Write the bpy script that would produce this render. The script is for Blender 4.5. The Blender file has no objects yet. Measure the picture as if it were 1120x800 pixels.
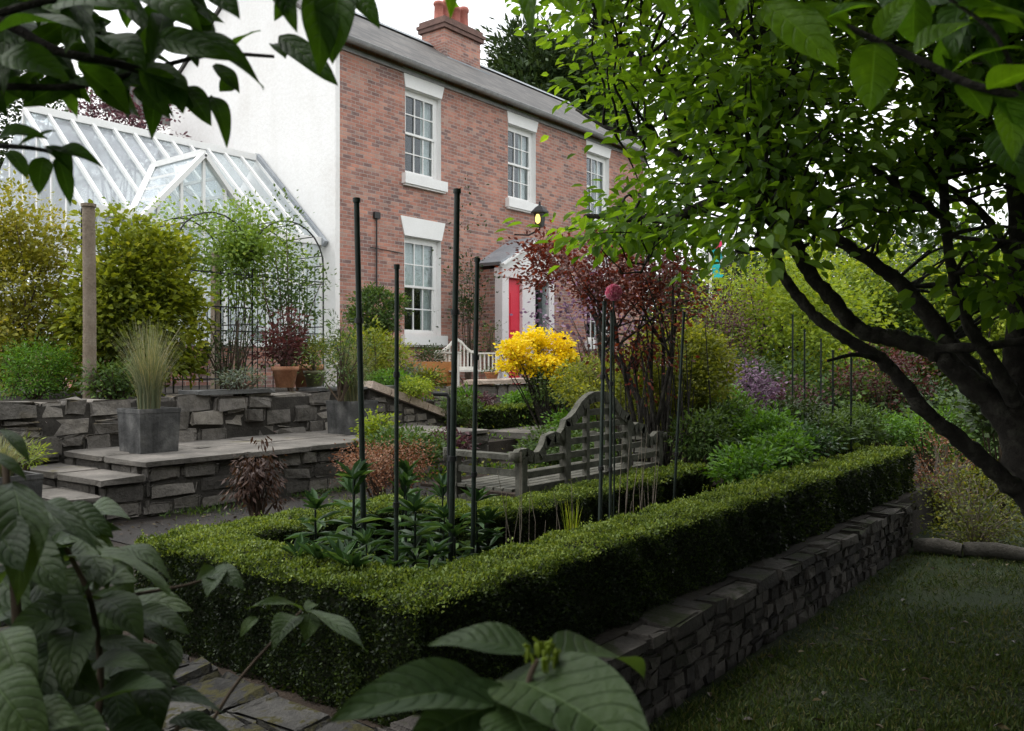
import bpy, math, random
import numpy as np
from mathutils import Vector
SC = bpy.context.scene
COL = SC.collection
random.seed(5)
R = np.random.default_rng(11)
EYE = 1.6; F = 946.0; HY = 397.0
# the garden's own axes: X runs along the house front, Y from the lawn towards the house, Z up
def P(x, y, d):
    t = (x - 560.0) / F; r = t * d
    return np.array([.616 * r + .788 * d, -.788 * r + .616 * d, EYE + (HY - y) / F * d])
def PV(x, v, y=None, z=0.0):
    t = (x - 560.0) / F; d = v / (.616 - .788 * t)
    return P(x, y, d) if y is not None else np.array([d * (.788 + .616 * t), v, z])

# ------------------------------------------------------------------ mesh buffer
class Buf:
    def __init__(s):
        s.parts = []          # verts, faces, rnd, uv, smooth, mat
    def add(s, V, Fc, rnd=None, uv=None, smooth=False, mat=0):
        V = np.asarray(V, float).reshape(-1, 3); Fc = np.asarray(Fc, int)
        if rnd is None: rnd = np.full(len(V), .5)
        elif np.isscalar(rnd): rnd = np.full(len(V), float(rnd))
        s.parts.append((V, Fc, rnd, uv, smooth, mat)); return s
    def quad(s, a, b, c, d, **k): return s.add([a, b, c, d], [[0, 1, 2, 3]], **k)
    def box(s, a, b, **k):
        x0, y0, z0 = a; x1, y1, z1 = b
        V = [(x0,y0,z0),(x1,y0,z0),(x1,y1,z0),(x0,y1,z0),(x0,y0,z1),(x1,y0,z1),(x1,y1,z1),(x0,y1,z1)]
        return s.add(V, [[0,3,2,1],[4,5,6,7],[0,1,5,4],[1,2,6,5],[2,3,7,6],[3,0,4,7]], **k)
    def beam(s, p, q, w, h, up=(0,0,1), **k):
        p = np.array(p, float); q = np.array(q, float); a = q - p; a /= np.linalg.norm(a)
        sd = np.cross(a, up); sd /= np.linalg.norm(sd); u = np.cross(sd, a)
        V = [e + sd * w/2 * i + u * h/2 * j for e in (p, q) for i, j in ((-1,-1),(1,-1),(1,1),(-1,1))]
        return s.add(V, [[0,1,2,3],[7,6,5,4],[0,4,5,1],[1,5,6,2],[2,6,7,3],[3,7,4,0]], **k)
    def tube(s, pts, rad, n=6, smooth=True, cap=True, knob=0, **k):
        pts = np.array(pts, float); m = len(pts)
        rad = np.full(m, rad, float) if np.isscalar(rad) else np.array(rad, float)
        T = np.gradient(pts, axis=0); T /= np.linalg.norm(T, axis=1)[:, None] + 1e-9
        ref = np.array([0, 0, 1.]) if abs(T[0][2]) < .9 else np.array([1., 0, 0])
        V = []
        for i in range(m):
            a = np.cross(T[i], ref); a /= np.linalg.norm(a) + 1e-9; b = np.cross(T[i], a); ref = np.cross(a, T[i])
            for j in range(n):
                an = 2 * math.pi * j / n
                V.append(pts[i] + rad[i] * (1 + (knob * random.gauss(0, 1) if knob else 0)) * (math.cos(an) * a + math.sin(an) * b))
        Fc = [[i*n+j, i*n+(j+1) % n, (i+1)*n+(j+1) % n, (i+1)*n+j] for i in range(m-1) for j in range(n)]
        s.add(V, Fc, smooth=smooth, **k)
        if cap:
            s.add(V[:n], [list(range(n))[::-1]], **k); s.add(V[-n:], [list(range(n))], **k)
        return s
    def lathe(s, prof, c, n=20, smooth=True, sq=False, **k):
        c = np.array(c, float); V = []
        for r, z in prof:
            for j in range(n):
                an = 2 * math.pi * j / n; V.append(c + (r * math.cos(an), r * math.sin(an), z))
        m = len(prof)
        return s.add(V, [[i*n+j, i*n+(j+1) % n, (i+1)*n+(j+1) % n, (i+1)*n+j] for i in range(m-1) for j in range(n)], smooth=smooth, **k)
    def prism(s, poly, axis_vec, **k):
        A = np.array(poly, float); B = A + np.array(axis_vec, float); n = len(A)
        s.add(A, [list(range(n))[::-1]], **k); s.add(B, [list(range(n))], **k)
        return s.add(np.vstack([A, B]), [[i, (i+1) % n, n+(i+1) % n, n+i] for i in range(n)], **k)
    def build(s, name, mats, parent=None, loc=None):
        if not isinstance(mats, (list, tuple)): mats = [mats]
        off = np.zeros(3)
        if parent is not None: off = WL[parent.name]
        elif loc is not None: off = np.array(loc, float)
        me = bpy.data.meshes.new(name)
        nv = sum(len(p[0]) for p in s.parts)
        V = np.vstack([p[0] for p in s.parts]) - off
        loops = []; starts = []; tot = []; sm = []; mi = []; uvs = []
        base = 0; lp = 0; anyuv = any(p[3] is not None for p in s.parts)
        for (v, f, r, uv, smo, m) in s.parts:
            k = f.shape[1]; loops.append((f + base).ravel())
            starts.append(lp + np.arange(len(f)) * k); tot.append(np.full(len(f), k))
            sm.append(np.full(len(f), smo)); mi.append(np.full(len(f), m))
            if anyuv: uvs.append((uv if uv is not None else np.zeros((len(v), 2)))[f.ravel()])
            base += len(v); lp += f.size
        loops = np.concatenate(loops); starts = np.concatenate(starts); tot = np.concatenate(tot)
        me.vertices.add(nv); me.vertices.foreach_set('co', V.astype(np.float32).ravel())
        me.loops.add(len(loops)); me.loops.foreach_set('vertex_index', loops.astype(np.int32))
        me.polygons.add(len(starts)); me.polygons.foreach_set('loop_start', starts.astype(np.int32))
        me.polygons.foreach_set('loop_total', tot.astype(np.int32))
        me.update(calc_edges=True)
        me.polygons.foreach_set('use_smooth', np.concatenate(sm))
        me.polygons.foreach_set('material_index', np.concatenate(mi).astype(np.int32))
        at = me.attributes.new('rnd', 'FLOAT', 'POINT')
        at.data.foreach_set('value', np.concatenate([p[2] for p in s.parts]).astype(np.float32))
        if anyuv:
            ul = me.uv_layers.new(name='UVMap'); ul.data.foreach_set('uv', np.vstack(uvs).astype(np.float32).ravel())
        for m in mats: me.materials.append(m)
        me.update()
        o = bpy.data.objects.new(name, me); COL.objects.link(o)
        if parent is not None:
            o.parent = parent; WL[o.name] = off
        else:
            o.location = off; WL[o.name] = off
        return o
WL = {}
def tag(o, label=None, cat=None, group=None, kind=None):
    if label: o['label'] = label
    if cat: o['category'] = cat
    if group: o['group'] = group
    if kind: o['kind'] = kind
    return o
def thing(name, label, cat, loc, group=None):
    o = bpy.data.objects.new(name, None); COL.objects.link(o); o.location = tuple(float(a) for a in loc)
    o.empty_display_size = .1; WL[o.name] = np.array(loc, float)
    return tag(o, label, cat, group)
def copy_tree(o, parent=None):
    c = o.copy(); COL.objects.link(c)
    if parent is not None: c.parent = parent
    for ch in [x for x in bpy.data.objects if x.parent == o]: copy_tree(ch, c)
    return c

# ------------------------------------------------------------------ materials
def nodes(name):
    m = bpy.data.materials.new(name); m.use_nodes = True; nt = m.node_tree; nt.nodes.clear()
    out = nt.nodes.new('ShaderNodeOutputMaterial')
    return m, nt, out
def N(nt, t, **kw):
    n = nt.nodes.new(t)
    for k, v in kw.items():
        if k.startswith('i_'):
            key = k[2:]; key = int(key) if key.isdigit() else key.replace('_', ' ')
            n.inputs[key].default_value = v
        else: setattr(n, k, v)
    return n
def rgba(c): return (c[0], c[1], c[2], 1.0)
def ramp(nt, fac, stops):
    r = nt.nodes.new('ShaderNodeValToRGB'); e = r.color_ramp.elements
    while len(e) < len(stops): e.new(.5)
    for i, (p, c) in enumerate(stops): e[i].position = p; e[i].color = rgba(c)
    nt.links.new(fac, r.inputs[0]); return r.outputs[0]
def noise(nt, scale, detail=4, rough=.55, vec=None):
    n = N(nt, 'ShaderNodeTexNoise', i_Scale=scale, i_Detail=detail, i_Roughness=rough)
    if vec is None:
        tc = nt.nodes.new('ShaderNodeTexCoord'); vec = tc.outputs['Object']
    nt.links.new(vec, n.inputs['Vector']); return n.outputs['Fac']
def mix(nt, fac, a, b, mode='MIX'):
    m = N(nt, 'ShaderNodeMix', data_type='RGBA', blend_type=mode)
    for s, v in ((m.inputs[0], fac), (m.inputs[6], a), (m.inputs[7], b)):
        if isinstance(v, (tuple, list)): s.default_value = rgba(v)
        elif isinstance(v, (int, float)): s.default_value = v
        else: nt.links.new(v, s)
    return m.outputs[2]
def attr(nt):
    a = N(nt, 'ShaderNodeAttribute', attribute_name='rnd'); return a.outputs['Fac']
def plain(name, stops, rough=.8, ns=6, bump=0, bscale=40, metal=0, use_rnd=0.0, spec=.35, moss=None, streak=None):
    """a solid surface whose colour wanders between the stops with noise, dirt and optional moss on upward faces"""
    m, nt, out = nodes(name); b = N(nt, 'ShaderNodeBsdfPrincipled', i_Roughness=rough, i_Metallic=metal)
    b.inputs['Specular IOR Level'].default_value = spec
    f = noise(nt, ns, 6)
    if use_rnd:
        mm = N(nt, 'ShaderNodeMath', operation='MULTIPLY_ADD'); nt.links.new(attr(nt), mm.inputs[0]); mm.inputs[1].default_value = use_rnd
        m2 = N(nt, 'ShaderNodeMath', operation='MULTIPLY'); nt.links.new(f, m2.inputs[0]); m2.inputs[1].default_value = 1 - use_rnd
        nt.links.new(m2.outputs[0], mm.inputs[2]); f = mm.outputs[0]
    c = ramp(nt, f, [(.25 + .5 * i / max(1, len(stops) - 1), s) for i, s in enumerate(stops)])
    fine = noise(nt, bscale, 5, .65)
    c = mix(nt, .5, c, ramp(nt, fine, [(.3, (.35, .35, .35)), (.7, (.75, .75, .75))]), 'OVERLAY')
    if streak:
        tcs = nt.nodes.new('ShaderNodeTexCoord'); mp = N(nt, 'ShaderNodeMapping'); mp.inputs['Scale'].default_value = (streak[0], streak[0], streak[0] * .07); nt.links.new(tcs.outputs['Object'], mp.inputs[0])
        sn = noise(nt, 1.0, 6, .65, mp.outputs[0]); c = mix(nt, streak[1], c, ramp(nt, sn, [(.3, streak[2]), (.6, (1, 1, 1))]), 'MULTIPLY')
    if moss:
        g = nt.nodes.new('ShaderNodeNewGeometry'); sx = nt.nodes.new('ShaderNodeSeparateXYZ'); nt.links.new(g.outputs['Normal'], sx.inputs[0])
        mn = noise(nt, moss[1], 5, .6); ms = N(nt, 'ShaderNodeMath', operation='MULTIPLY')
        nt.links.new(sx.outputs[2], ms.inputs[0])
        rr = ramp(nt, mn, [(moss[2], (0, 0, 0)), (moss[2] + .08, (1, 1, 1))]); nt.links.new(rr, ms.inputs[1])
        c = mix(nt, ms.outputs[0], c, moss[0])
    nt.links.new(c, b.inputs['Base Color'])
    if bump:
        bp = N(nt, 'ShaderNodeBump', i_Strength=bump, i_Distance=.02); nt.links.new(fine, bp.inputs['Height']); nt.links.new(bp.outputs[0], b.inputs['Normal'])
    nt.links.new(b.outputs[0], out.inputs[0]); return m
def leafmat(name, c1, c2, c3=None, trans=.35, rough=.5, tcol=None, spec=.3, ns=1.3):
    """leaves that vary from leaf to leaf and clump to clump and let some light through"""
    m, nt, out = nodes(name)
    f = attr(nt); n = noise(nt, ns, 2)
    a = N(nt, 'ShaderNodeMath', operation='MULTIPLY_ADD'); nt.links.new(n, a.inputs[0]); a.inputs[1].default_value = .5; nt.links.new(f, a.inputs[2])
    s = N(nt, 'ShaderNodeMath', operation='SUBTRACT'); nt.links.new(a.outputs[0], s.inputs[0]); s.inputs[1].default_value = .25
    st = [(.1, c1), (.75, c2)] + ([(.97, c3)] if c3 else [])
    c = ramp(nt, s.outputs[0], st)
    b = N(nt, 'ShaderNodeBsdfPrincipled', i_Roughness=rough); b.inputs['Specular IOR Level'].default_value = spec
    nt.links.new(c, b.inputs['Base Color'])
    t = nt.nodes.new('ShaderNodeBsdfTranslucent')
    tc = mix(nt, 1.0, c, tcol or (1.5, 1.35, .6), 'MULTIPLY'); nt.links.new(tc, t.inputs[0])
    mx = N(nt, 'ShaderNodeMixShader'); mx.inputs[0].default_value = trans
    nt.links.new(b.outputs[0], mx.inputs[1]); nt.links.new(t.outputs[0], mx.inputs[2]); nt.links.new(mx.outputs[0], out.inputs[0])
    return m
def bigleafmat(name, c1, c2, under, veins=7, trans=.3):
    """a broad leaf seen close: midrib, arching side veins and a fine net between them, from the leaf's own UVs"""
    m, nt, out = nodes(name); L = nt.links.new
    uv = nt.nodes.new('ShaderNodeUVMap'); sp = nt.nodes.new('ShaderNodeSeparateXYZ'); L(uv.outputs[0], sp.inputs[0])
    def M(op, a, b=None, c=None):
        n = N(nt, 'ShaderNodeMath', operation=op)
        for i, v in enumerate((a, b, c)):
            if v is None: continue
            if isinstance(v, (int, float)): n.inputs[i].default_value = v
            else: L(v, n.inputs[i])
        return n.outputs[0]
    q = M('ABSOLUTE', M('MULTIPLY_ADD', sp.outputs[0], 2, -1)); s = sp.outputs[1]
    wob = M('MULTIPLY', noise(nt, 22, 2), .11)
    ph = M('MULTIPLY', M('ADD', M('SUBTRACT', s, M('MULTIPLY', M('POWER', q, 1.5), .22)), wob), veins)
    fr = M('ABSOLUTE', M('SUBTRACT', M('FRACT', ph), .5))                 # 0 on a vein, .5 between
    side = N(nt, 'ShaderNodeMapRange', interpolation_type='SMOOTHSTEP'); L(fr, side.inputs[0]); side.inputs[1].default_value = .0; side.inputs[2].default_value = .10; side.inputs[3].default_value = 1; side.inputs[4].default_value = 0
    mid = N(nt, 'ShaderNodeMapRange', interpolation_type='SMOOTHSTEP'); L(q, mid.inputs[0]); mid.inputs[1].default_value = .015; mid.inputs[2].default_value = .06; mid.inputs[3].default_value = 1; mid.inputs[4].default_value = 0
    vein = M('MAXIMUM', side.outputs[0], mid.outputs[0])
    vo = N(nt, 'ShaderNodeTexVoronoi', feature='DISTANCE_TO_EDGE', i_Scale=260); tc = nt.nodes.new('ShaderNodeTexCoord'); L(tc.outputs['Object'], vo.inputs['Vector'])
    base = ramp(nt, M('MULTIPLY_ADD', noise(nt, 14, 4), .6, M('MULTIPLY', attr(nt), .4)), [(.3, c1), (.7, c2)])
    blot = ramp(nt, noise(nt, 60, 4, .7), [(.28, (.6, .62, .5)), (.42, (.9, .92, .85)), (.6, (1, 1, 1)), (.72, (1.35, 1.25, 1.0))]); base = mix(nt, 1.0, base, blot, 'MULTIPLY')
    col = mix(nt, M('MULTIPLY', mid.outputs[0], .5), mix(nt, M('MULTIPLY', side.outputs[0], M('MULTIPLY_ADD', noise(nt, 18, 3), .6, -.1)), base, tuple(x * .6 for x in c1)), tuple(min(1, x * 1.6 + .01) for x in c2))
    geo = nt.nodes.new('ShaderNodeNewGeometry')
    b = N(nt, 'ShaderNodeBsdfPrincipled', i_Roughness=.5); b.inputs['Specular IOR Level'].default_value = .28
    col2 = mix(nt, geo.outputs['Backfacing'], col, under)
    L(col2, b.inputs['Base Color'])
    h = M('ADD', M('MULTIPLY', vein, -1), M('MULTIPLY', M('MINIMUM', vo.outputs['Distance'], .004), 60)); h = M('ADD', h, M('MULTIPLY', fr, .45)); h = M('ADD', h, M('MULTIPLY', noise(nt, 120, 4, .6), 1.1))
    bp = N(nt, 'ShaderNodeBump', i_Strength=.8, i_Distance=.0022); L(h, bp.inputs['Height']); L(bp.outputs[0], b.inputs['Normal'])
    t = nt.nodes.new('ShaderNodeBsdfTranslucent'); L(mix(nt, 1.0, col, (1.6, 1.5, .5), 'MULTIPLY'), t.inputs[0])
    mx = N(nt, 'ShaderNodeMixShader'); mx.inputs[0].default_value = trans
    L(b.outputs[0], mx.inputs[1]); L(t.outputs[0], mx.inputs[2]); L(mx.outputs[0], out.inputs[0]); return m
def brickmat():
    m, nt, out = nodes('brick'); L = nt.links.new
    tc = nt.nodes.new('ShaderNodeTexCoord'); sp = nt.nodes.new('ShaderNodeSeparateXYZ'); L(tc.outputs['Object'], sp.inputs[0])
    ad = N(nt, 'ShaderNodeMath', operation='ADD'); L(sp.outputs[0], ad.inputs[0]); L(sp.outputs[1], ad.inputs[1])
    cb = nt.nodes.new('ShaderNodeCombineXYZ'); L(ad.outputs[0], cb.inputs[0]); L(sp.outputs[2], cb.inputs[1])
    br = N(nt, 'ShaderNodeTexBrick', i_Scale=1.0, i_Mortar_Size=.007, i_Mortar_Smooth=.5, i_Bias=0.0, i_Brick_Width=.2, i_Row_Height=.068)
    L(cb.outputs[0], br.inputs['Vector'])
    br.inputs['Color1'].default_value = (0, 0, 0, 1); br.inputs['Color2'].default_value = (1, 1, 1, 1); br.inputs['Mortar'].default_value = (.5, .5, .5, 1)
    c = ramp(nt, br.outputs['Color'], [(0, (.17, .095, .085)), (.12, (.24, .12, .10)), (.34, (.34, .145, .10)), (.6, (.42, .175, .12)), (.85, (.48, .235, .165)), (1, (.38, .24, .19))])
    n1 = ramp(nt, noise(nt, 2.2, 7, .7), [(.33, (.55, .54, .56)), (.5, (.95, .92, .92)), (.66, (1.25, 1.16, 1.1))]); c = mix(nt, .9, c, n1, 'MULTIPLY'); c = mix(nt, .10, c, (.34, .28, .26))
    n2 = ramp(nt, noise(nt, 13, 5, .7), [(.5, (0, 0, 0)), (.72, (1, 1, 1))]); c = mix(nt, mix(nt, 1.0, n2, (.35, .35, .35), 'MULTIPLY'), c, (.42, .38, .35))
    c = mix(nt, br.outputs['Fac'], c, (.36, .32, .29))
    b = N(nt, 'ShaderNodeBsdfPrincipled', i_Roughness=.9); L(c, b.inputs['Base Color'])
    bp = N(nt, 'ShaderNodeBump', i_Strength=.5, i_Distance=.01, invert=True); L(br.outputs['Fac'], bp.inputs['Height']); L(bp.outputs[0], b.inputs['Normal'])
    L(b.outputs[0], out.inputs[0]); return m
def slatemat():
    m, nt, out = nodes('slate'); L = nt.links.new
    tc = nt.nodes.new('ShaderNodeTexCoord'); sp = nt.nodes.new('ShaderNodeSeparateXYZ'); L(tc.outputs['Object'], sp.inputs[0])
    ml = N(nt, 'ShaderNodeMath', operation='MULTIPLY'); L(sp.outputs[1], ml.inputs[0]); ml.inputs[1].default_value = 1.17
    cb = nt.nodes.new('ShaderNodeCombineXYZ'); L(sp.outputs[0], cb.inputs[0]); L(ml.outputs[0], cb.inputs[1])
    br = N(nt, 'ShaderNodeTexBrick', i_Scale=1.0, i_Mortar_Size=.006, i_Brick_Width=.28, i_Row_Height=.19)
    L(cb.outputs[0], br.inputs['Vector']); br.inputs['Color1'].default_value = (.055, .053, .052, 1); br.inputs['Color2'].default_value = (.125, .118, .112, 1); br.inputs['Mortar'].default_value = (.03, .03, .03, 1)
    c = mix(nt, .8, br.outputs['Color'], ramp(nt, noise(nt, 1.5, 6, .7), [(.3, (.6, .6, .6)), (.7, (1.25, 1.2, 1.1))]), 'MULTIPLY')
    b = N(nt, 'ShaderNodeBsdfPrincipled', i_Roughness=.7); L(c, b.inputs['Base Color'])
    bp = N(nt, 'ShaderNodeBump', i_Strength=.6, i_Distance=.02); L(br.outputs['Color'], bp.inputs['Height']); L(bp.outputs[0], b.inputs['Normal'])
    L(b.outputs[0], out.inputs[0]); return m
def glassmat(name, clear=.7, tint=(.9, .95, .95), milk=0.0):
    m, nt, out = nodes(name); L = nt.links.new
    t = nt.nodes.new('ShaderNodeBsdfTransparent'); t.inputs[0].default_value = rgba(tint)
    g = N(nt, 'ShaderNodeBsdfGlossy', i_Roughness=.05); g.inputs[0].default_value = (.9, .93, .97, 1)
    lw = N(nt, 'ShaderNodeLayerWeight', i_Blend=.5); pw = N(nt, 'ShaderNodeMath', operation='POWER'); L(lw.outputs['Facing'], pw.inputs[0]); pw.inputs[1].default_value = 4.0; mr = N(nt, 'ShaderNodeMapRange'); L(pw.outputs[0], mr.inputs[0]); mr.inputs[3].default_value = .04; mr.inputs[4].default_value = .9
    mx = N(nt, 'ShaderNodeMixShader'); L(mr.outputs[0], mx.inputs[0]); L(t.outputs[0], mx.inputs[1]); L(g.outputs[0], mx.inputs[2]); o = mx.outputs[0]
    if milk:
        d = nt.nodes.new('ShaderNodeBsdfDiffuse'); d.inputs[0].default_value = (.75, .8, .85, 1)
        m2 = N(nt, 'ShaderNodeMixShader'); mm = N(nt, 'ShaderNodeMath', operation='MULTIPLY'); L(noise(nt, 1.1, 4), mm.inputs[0]); mm.inputs[1].default_value = milk * 2; L(mm.outputs[0], m2.inputs[0]); L(o, m2.inputs[1]); L(d.outputs[0], m2.inputs[2]); o = m2.outputs[0]
    L(o, out.inputs[0]); return m

# ------------------------------------------------------------------ vegetation helpers
def unit(a): return a / (np.linalg.norm(a, axis=-1, keepdims=True) + 1e-9)
def rv(n, rng=R): return unit(rng.normal(size=(n, 3)))
def leaves(buf, pts, axis, nrm, L, W, rnd, six=False, fold=.18, mat=0):
    """one small leaf per point: a diamond, or a six-cornered blade folded along its midrib"""
    n = len(pts); axis = unit(axis); side = unit(np.cross(axis, nrm)); up = np.cross(side, axis)
    L = np.broadcast_to(L, (n,))[:, None]; W = np.broadcast_to(W, (n,))[:, None]
    if six:
        v = np.stack([pts, pts + axis*L*.3 + side*W*.46 + up*W*fold, pts + axis*L*.66 + side*W*.4 + up*W*fold*.8, pts + axis*L - up*L*.1,
                      pts + axis*L*.66 - side*W*.4 + up*W*fold*.8, pts + axis*L*.3 - side*W*.46 + up*W*fold], 1)
        b = np.arange(n)[:, None] * 6
        f = np.concatenate([b + [0, 1, 2, 3], b + [0, 3, 4, 5]], 1).reshape(-1, 4); k = 6
    else:
        v = np.stack([pts, pts + axis*L*.45 + side*W*.5, pts + axis*L, pts + axis*L*.45 - side*W*.5], 1)
        f = np.arange(n * 4).reshape(n, 4); k = 4
    buf.add(v.reshape(-1, 3), f, rnd=np.repeat(rnd, k), mat=mat)
def clumps(rng, c, r, n, shell=.5, lump=.3, flat=None):
    """clump centres through an uneven ellipsoid: lobes push the outline in and out"""
    d = unit(rng.normal(size=(n, 3))); lob = rv(7, rng); ph = rng.uniform(0, 6.28, 7)
    w = 1 + lump * np.sin(3.1 * (d @ lob.T) * 2 + ph).mean(1) * 2.2
    rr = (shell + (1 - shell) * rng.uniform(size=n) ** .6) * w
    p = np.array(c) + d * rr[:, None] * np.array(r)
    if flat is not None: p = p[p[:, 2] > flat]
    return p
def foliage(buf, rng, centres, ctr, per, cr, L, W, six=False, up=.5, droop=.1, flatc=.6, mat=0, hang=0):
    n = len(centres) * per; ci = np.repeat(np.arange(len(centres)), per)
    off = rng.normal(size=(n, 3)) * cr * .5; off[:, 2] *= flatc
    p = centres[ci] + off
    out = unit(p - np.array(ctr)); nr = unit(out * .6 + np.array([0, 0, up]) + rng.normal(size=(n, 3)) * .45)
    ax = unit(off + out * cr * .4 + rng.normal(size=(n, 3)) * cr * .35 - np.array([0, 0, droop * cr + hang]))
    rnd = .6 * rng.uniform(size=len(centres))[ci] + .4 * rng.uniform(size=n)
    s = rng.uniform(.6, 1.25, n)
    leaves(buf, p, ax, nr, L * s, W * s, rnd, six, mat=mat)
def branchy(buf, rng, base, tips, r0, sag=.15, n=5, rt=.004, sides=5, trunk=None):
    base = np.array(base, float)
    for t in tips:
        b = base + rng.normal(size=3) * r0 * .8 * np.array([1, 1, 0]); m = (b + t) / 2 + rng.normal(size=3) * np.linalg.norm(t - b) * .08 + np.array([0, 0, np.linalg.norm(t - b) * sag])
        s = np.linspace(0, 1, n)[:, None]; pts = b * (1 - s) ** 2 + 2 * m * s * (1 - s) + t * s ** 2
        buf.tube(pts, np.linspace(r0, rt, n), sides, cap=False)
def shrub(name, label, cat, x, y0, y1, d, w, lm, bark, seed, n=None, per=26, L=.05, W=.03, cr=.13, six=False, group=None, shell=.45, lump=.3, base_z=None, stems=6, depth=None, core=True, hang=0, up=.5, sr=.014):
    """a bush whose crown spans image rows y0..y1 about column x at distance d, w metres wide, on its stems down to base_z"""
    rng = np.random.default_rng(seed)
    top = P(x, y0, d); bot = P(x, y1, d); c = (top + bot) / 2; rz = (top[2] - bot[2]) / 2
    bz = bot[2] if base_z is None else base_z
    root = thing(name, label, cat, (c[0], c[1], bz), group)
    r = np.array([w / 2, (depth or w) / 2, rz]) * .93
    if n is None: n = int(min(500, 34 * (w / 2 * rz) ** 1.0 / (cr * .5) ** 2 * .16 + 16))
    cs = clumps(rng, c, r, n, shell, lump); cs = cs[cs[:, 2] > bz + .02]
    fb = Buf(); foliage(fb, rng, cs, c - np.array([0, 0, rz * .4]), per, cr, L, W, six, up=up, hang=hang); fb.build('foliage', lm, root)
    if stems:
        sb = Buf(); tips = cs[rng.choice(len(cs), min(len(cs), stems * 3), replace=False)]
        branchy(sb, rng, (c[0], c[1], bz - .05), tips, sr); sb.build('stem', bark, root)
    return root
def blades(buf, rng, c, n, h, spread, w=.006, lean=.35, r=.05):
    """long grass blades, each a bending strip"""
    a = rng.uniform(0, 6.28, n); rr = r * np.sqrt(rng.uniform(size=n)); b = np.array(c) + np.stack([np.cos(a) * rr, np.sin(a) * rr, 0 * a], 1)
    a2 = a + rng.normal(size=n) * .6; out = np.stack([np.cos(a2), np.sin(a2), 0 * a], 1); H = h * rng.uniform(.55, 1.1, n); sp = spread * rng.uniform(.1, 1, n) ** 1.2
    sd = np.stack([-np.sin(a2), np.cos(a2), 0 * a], 1)
    V = []; K = 5
    for k in range(K):
        s = k / (K - 1); p = b + out * (sp * s ** 2.2)[:, None] + np.array([0, 0, 1]) * (H * (s - .22 * (sp / h) * s ** 3))[:, None]
        ww = w * (1 - s * .85); V += [p - sd * ww / 2, p + sd * ww / 2]
    V = np.stack(V, 1); i = np.arange(n)[:, None] * (2 * K)
    f = np.concatenate([i + [2*k, 2*k+1, 2*k+3, 2*k+2] for k in range(K - 1)], 1).reshape(-1, 4)
    buf.add(V.reshape(-1, 3), f, rnd=np.repeat(rng.uniform(size=n), 2 * K), smooth=True)
def bigleaf(buf, base, tip, width, up, fold=.22, arch=.12, nL=14, nW=8, wave=.02, rnd=.5, seed=0, curl=0.0):
    base = np.array(base, float); tip = np.array(tip, float); ax = tip - base; Ln = np.linalg.norm(ax); ax /= Ln
    sd = np.cross(ax, up); sd /= np.linalg.norm(sd); u = np.cross(sd, ax); rg = np.random.default_rng(seed); ph = rg.uniform(0, 6, 4)
    V = []; uv = []
    for i in range(nL + 1):
        s = i / nL; w = width / 2 * (math.sin(math.pi * min(1, s ** .8 * .985 + .012)) ** .85) * (1 - .12 * s)
        if s > .86: w *= 1 - ((s - .86) / .14) ** 2 * .25
        for j in range(nW + 1):
            q = j / nW * 2 - 1
            h = arch * Ln * 4 * s * (1 - s) * .8 + fold * abs(q) ** 1.3 * w - curl * Ln * s * s + wave * Ln * math.sin(s * 9 + ph[0] + q * 1.5) * abs(q)
            if nL >= 30: h += .0012 * Ln * math.cos(2 * math.pi * 7 * (s - .22 * abs(q) ** 1.5)) * min(1, abs(q) * 4) * (1 - s) * 1.5
            V.append(base + ax * Ln * s + sd * q * w + u * h); uv.append((j / nW, s))
    f = [[i*(nW+1)+j, i*(nW+1)+j+1, (i+1)*(nW+1)+j+1, (i+1)*(nW+1)+j] for i in range(nL) for j in range(nW)]
    buf.add(V, f, uv=np.array(uv), smooth=True, rnd=rnd)
# a rough block of stone: a cube with bevelled, knocked edges
def _rock():
    g = [-1, -.82, .82, 1]; idx = {}; V = []; Fc = []
    def vid(p):
        k = tuple(round(a, 3) for a in p)
        if k not in idx: idx[k] = len(V); V.append(p)
        return idx[k]
    for ax in range(3):
        for s in (-1, 1):
            for i in range(3):
                for j in range(3):
                    q = []
                    for a, b in ((i, j), (i+1, j), (i+1, j+1), (i, j+1)):
                        p = [0, 0, 0]; p[ax] = s; p[(ax+1) % 3] = g[a]; p[(ax+2) % 3] = g[b]; q.append(vid(p))
                    Fc.append(q if s > 0 else q[::-1])
    return np.array(V, float), np.array(Fc)
RV, RF = _rock()
_e = (np.abs(RV) > .99).sum(1)
def rock(buf, lo, hi, rng, jit=.012, ch=.02):
    lo = np.array(lo, float); hi = np.array(hi, float); h = (hi - lo) / 2; c = (hi + lo) / 2
    s = np.ones((len(RV), 3)); pull = np.where(_e >= 2, 1, 0)[:, None] * (np.abs(RV) > .99) * ch
    V = c + RV * h - np.sign(RV) * np.minimum(pull, h * .4) + rng.normal(size=RV.shape) * jit
    buf.add(V, RF, rnd=rng.uniform(), smooth=False)
def stonewall(buf, rng, axis, a0, a1, f0, f1, z0, z1, rows, lmin, lmax, jit=.012, top=None):
    """random-length blocks in uneven courses; axis 0 runs along X with faces at Y=f0..f1, axis 1 runs along Y"""
    zs = np.linspace(z0, z1, rows + 1)
    for r_ in range(rows):
        a = a0 - rng.uniform(0, lmax * .5)
        while a < a1:
            l = rng.uniform(lmin, lmax); b = min(a + l, a1 + .03); g = .006
            za = zs[r_] + g + (rng.uniform(-.012, .012) if r_ else 0); zb = zs[r_+1] - g + rng.uniform(-.012, .012)
            aa = max(a, a0); ff0 = f0 + rng.uniform(-.012, .014); 
            if b - aa > .04:
                lo, hi = ((aa + g, ff0, za), (b - g, f1, zb)) if axis == 0 else ((ff0, aa + g, za), (f1, b - g, zb))
                rock(buf, lo, hi, rng, jit, .018)
            a = b
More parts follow.
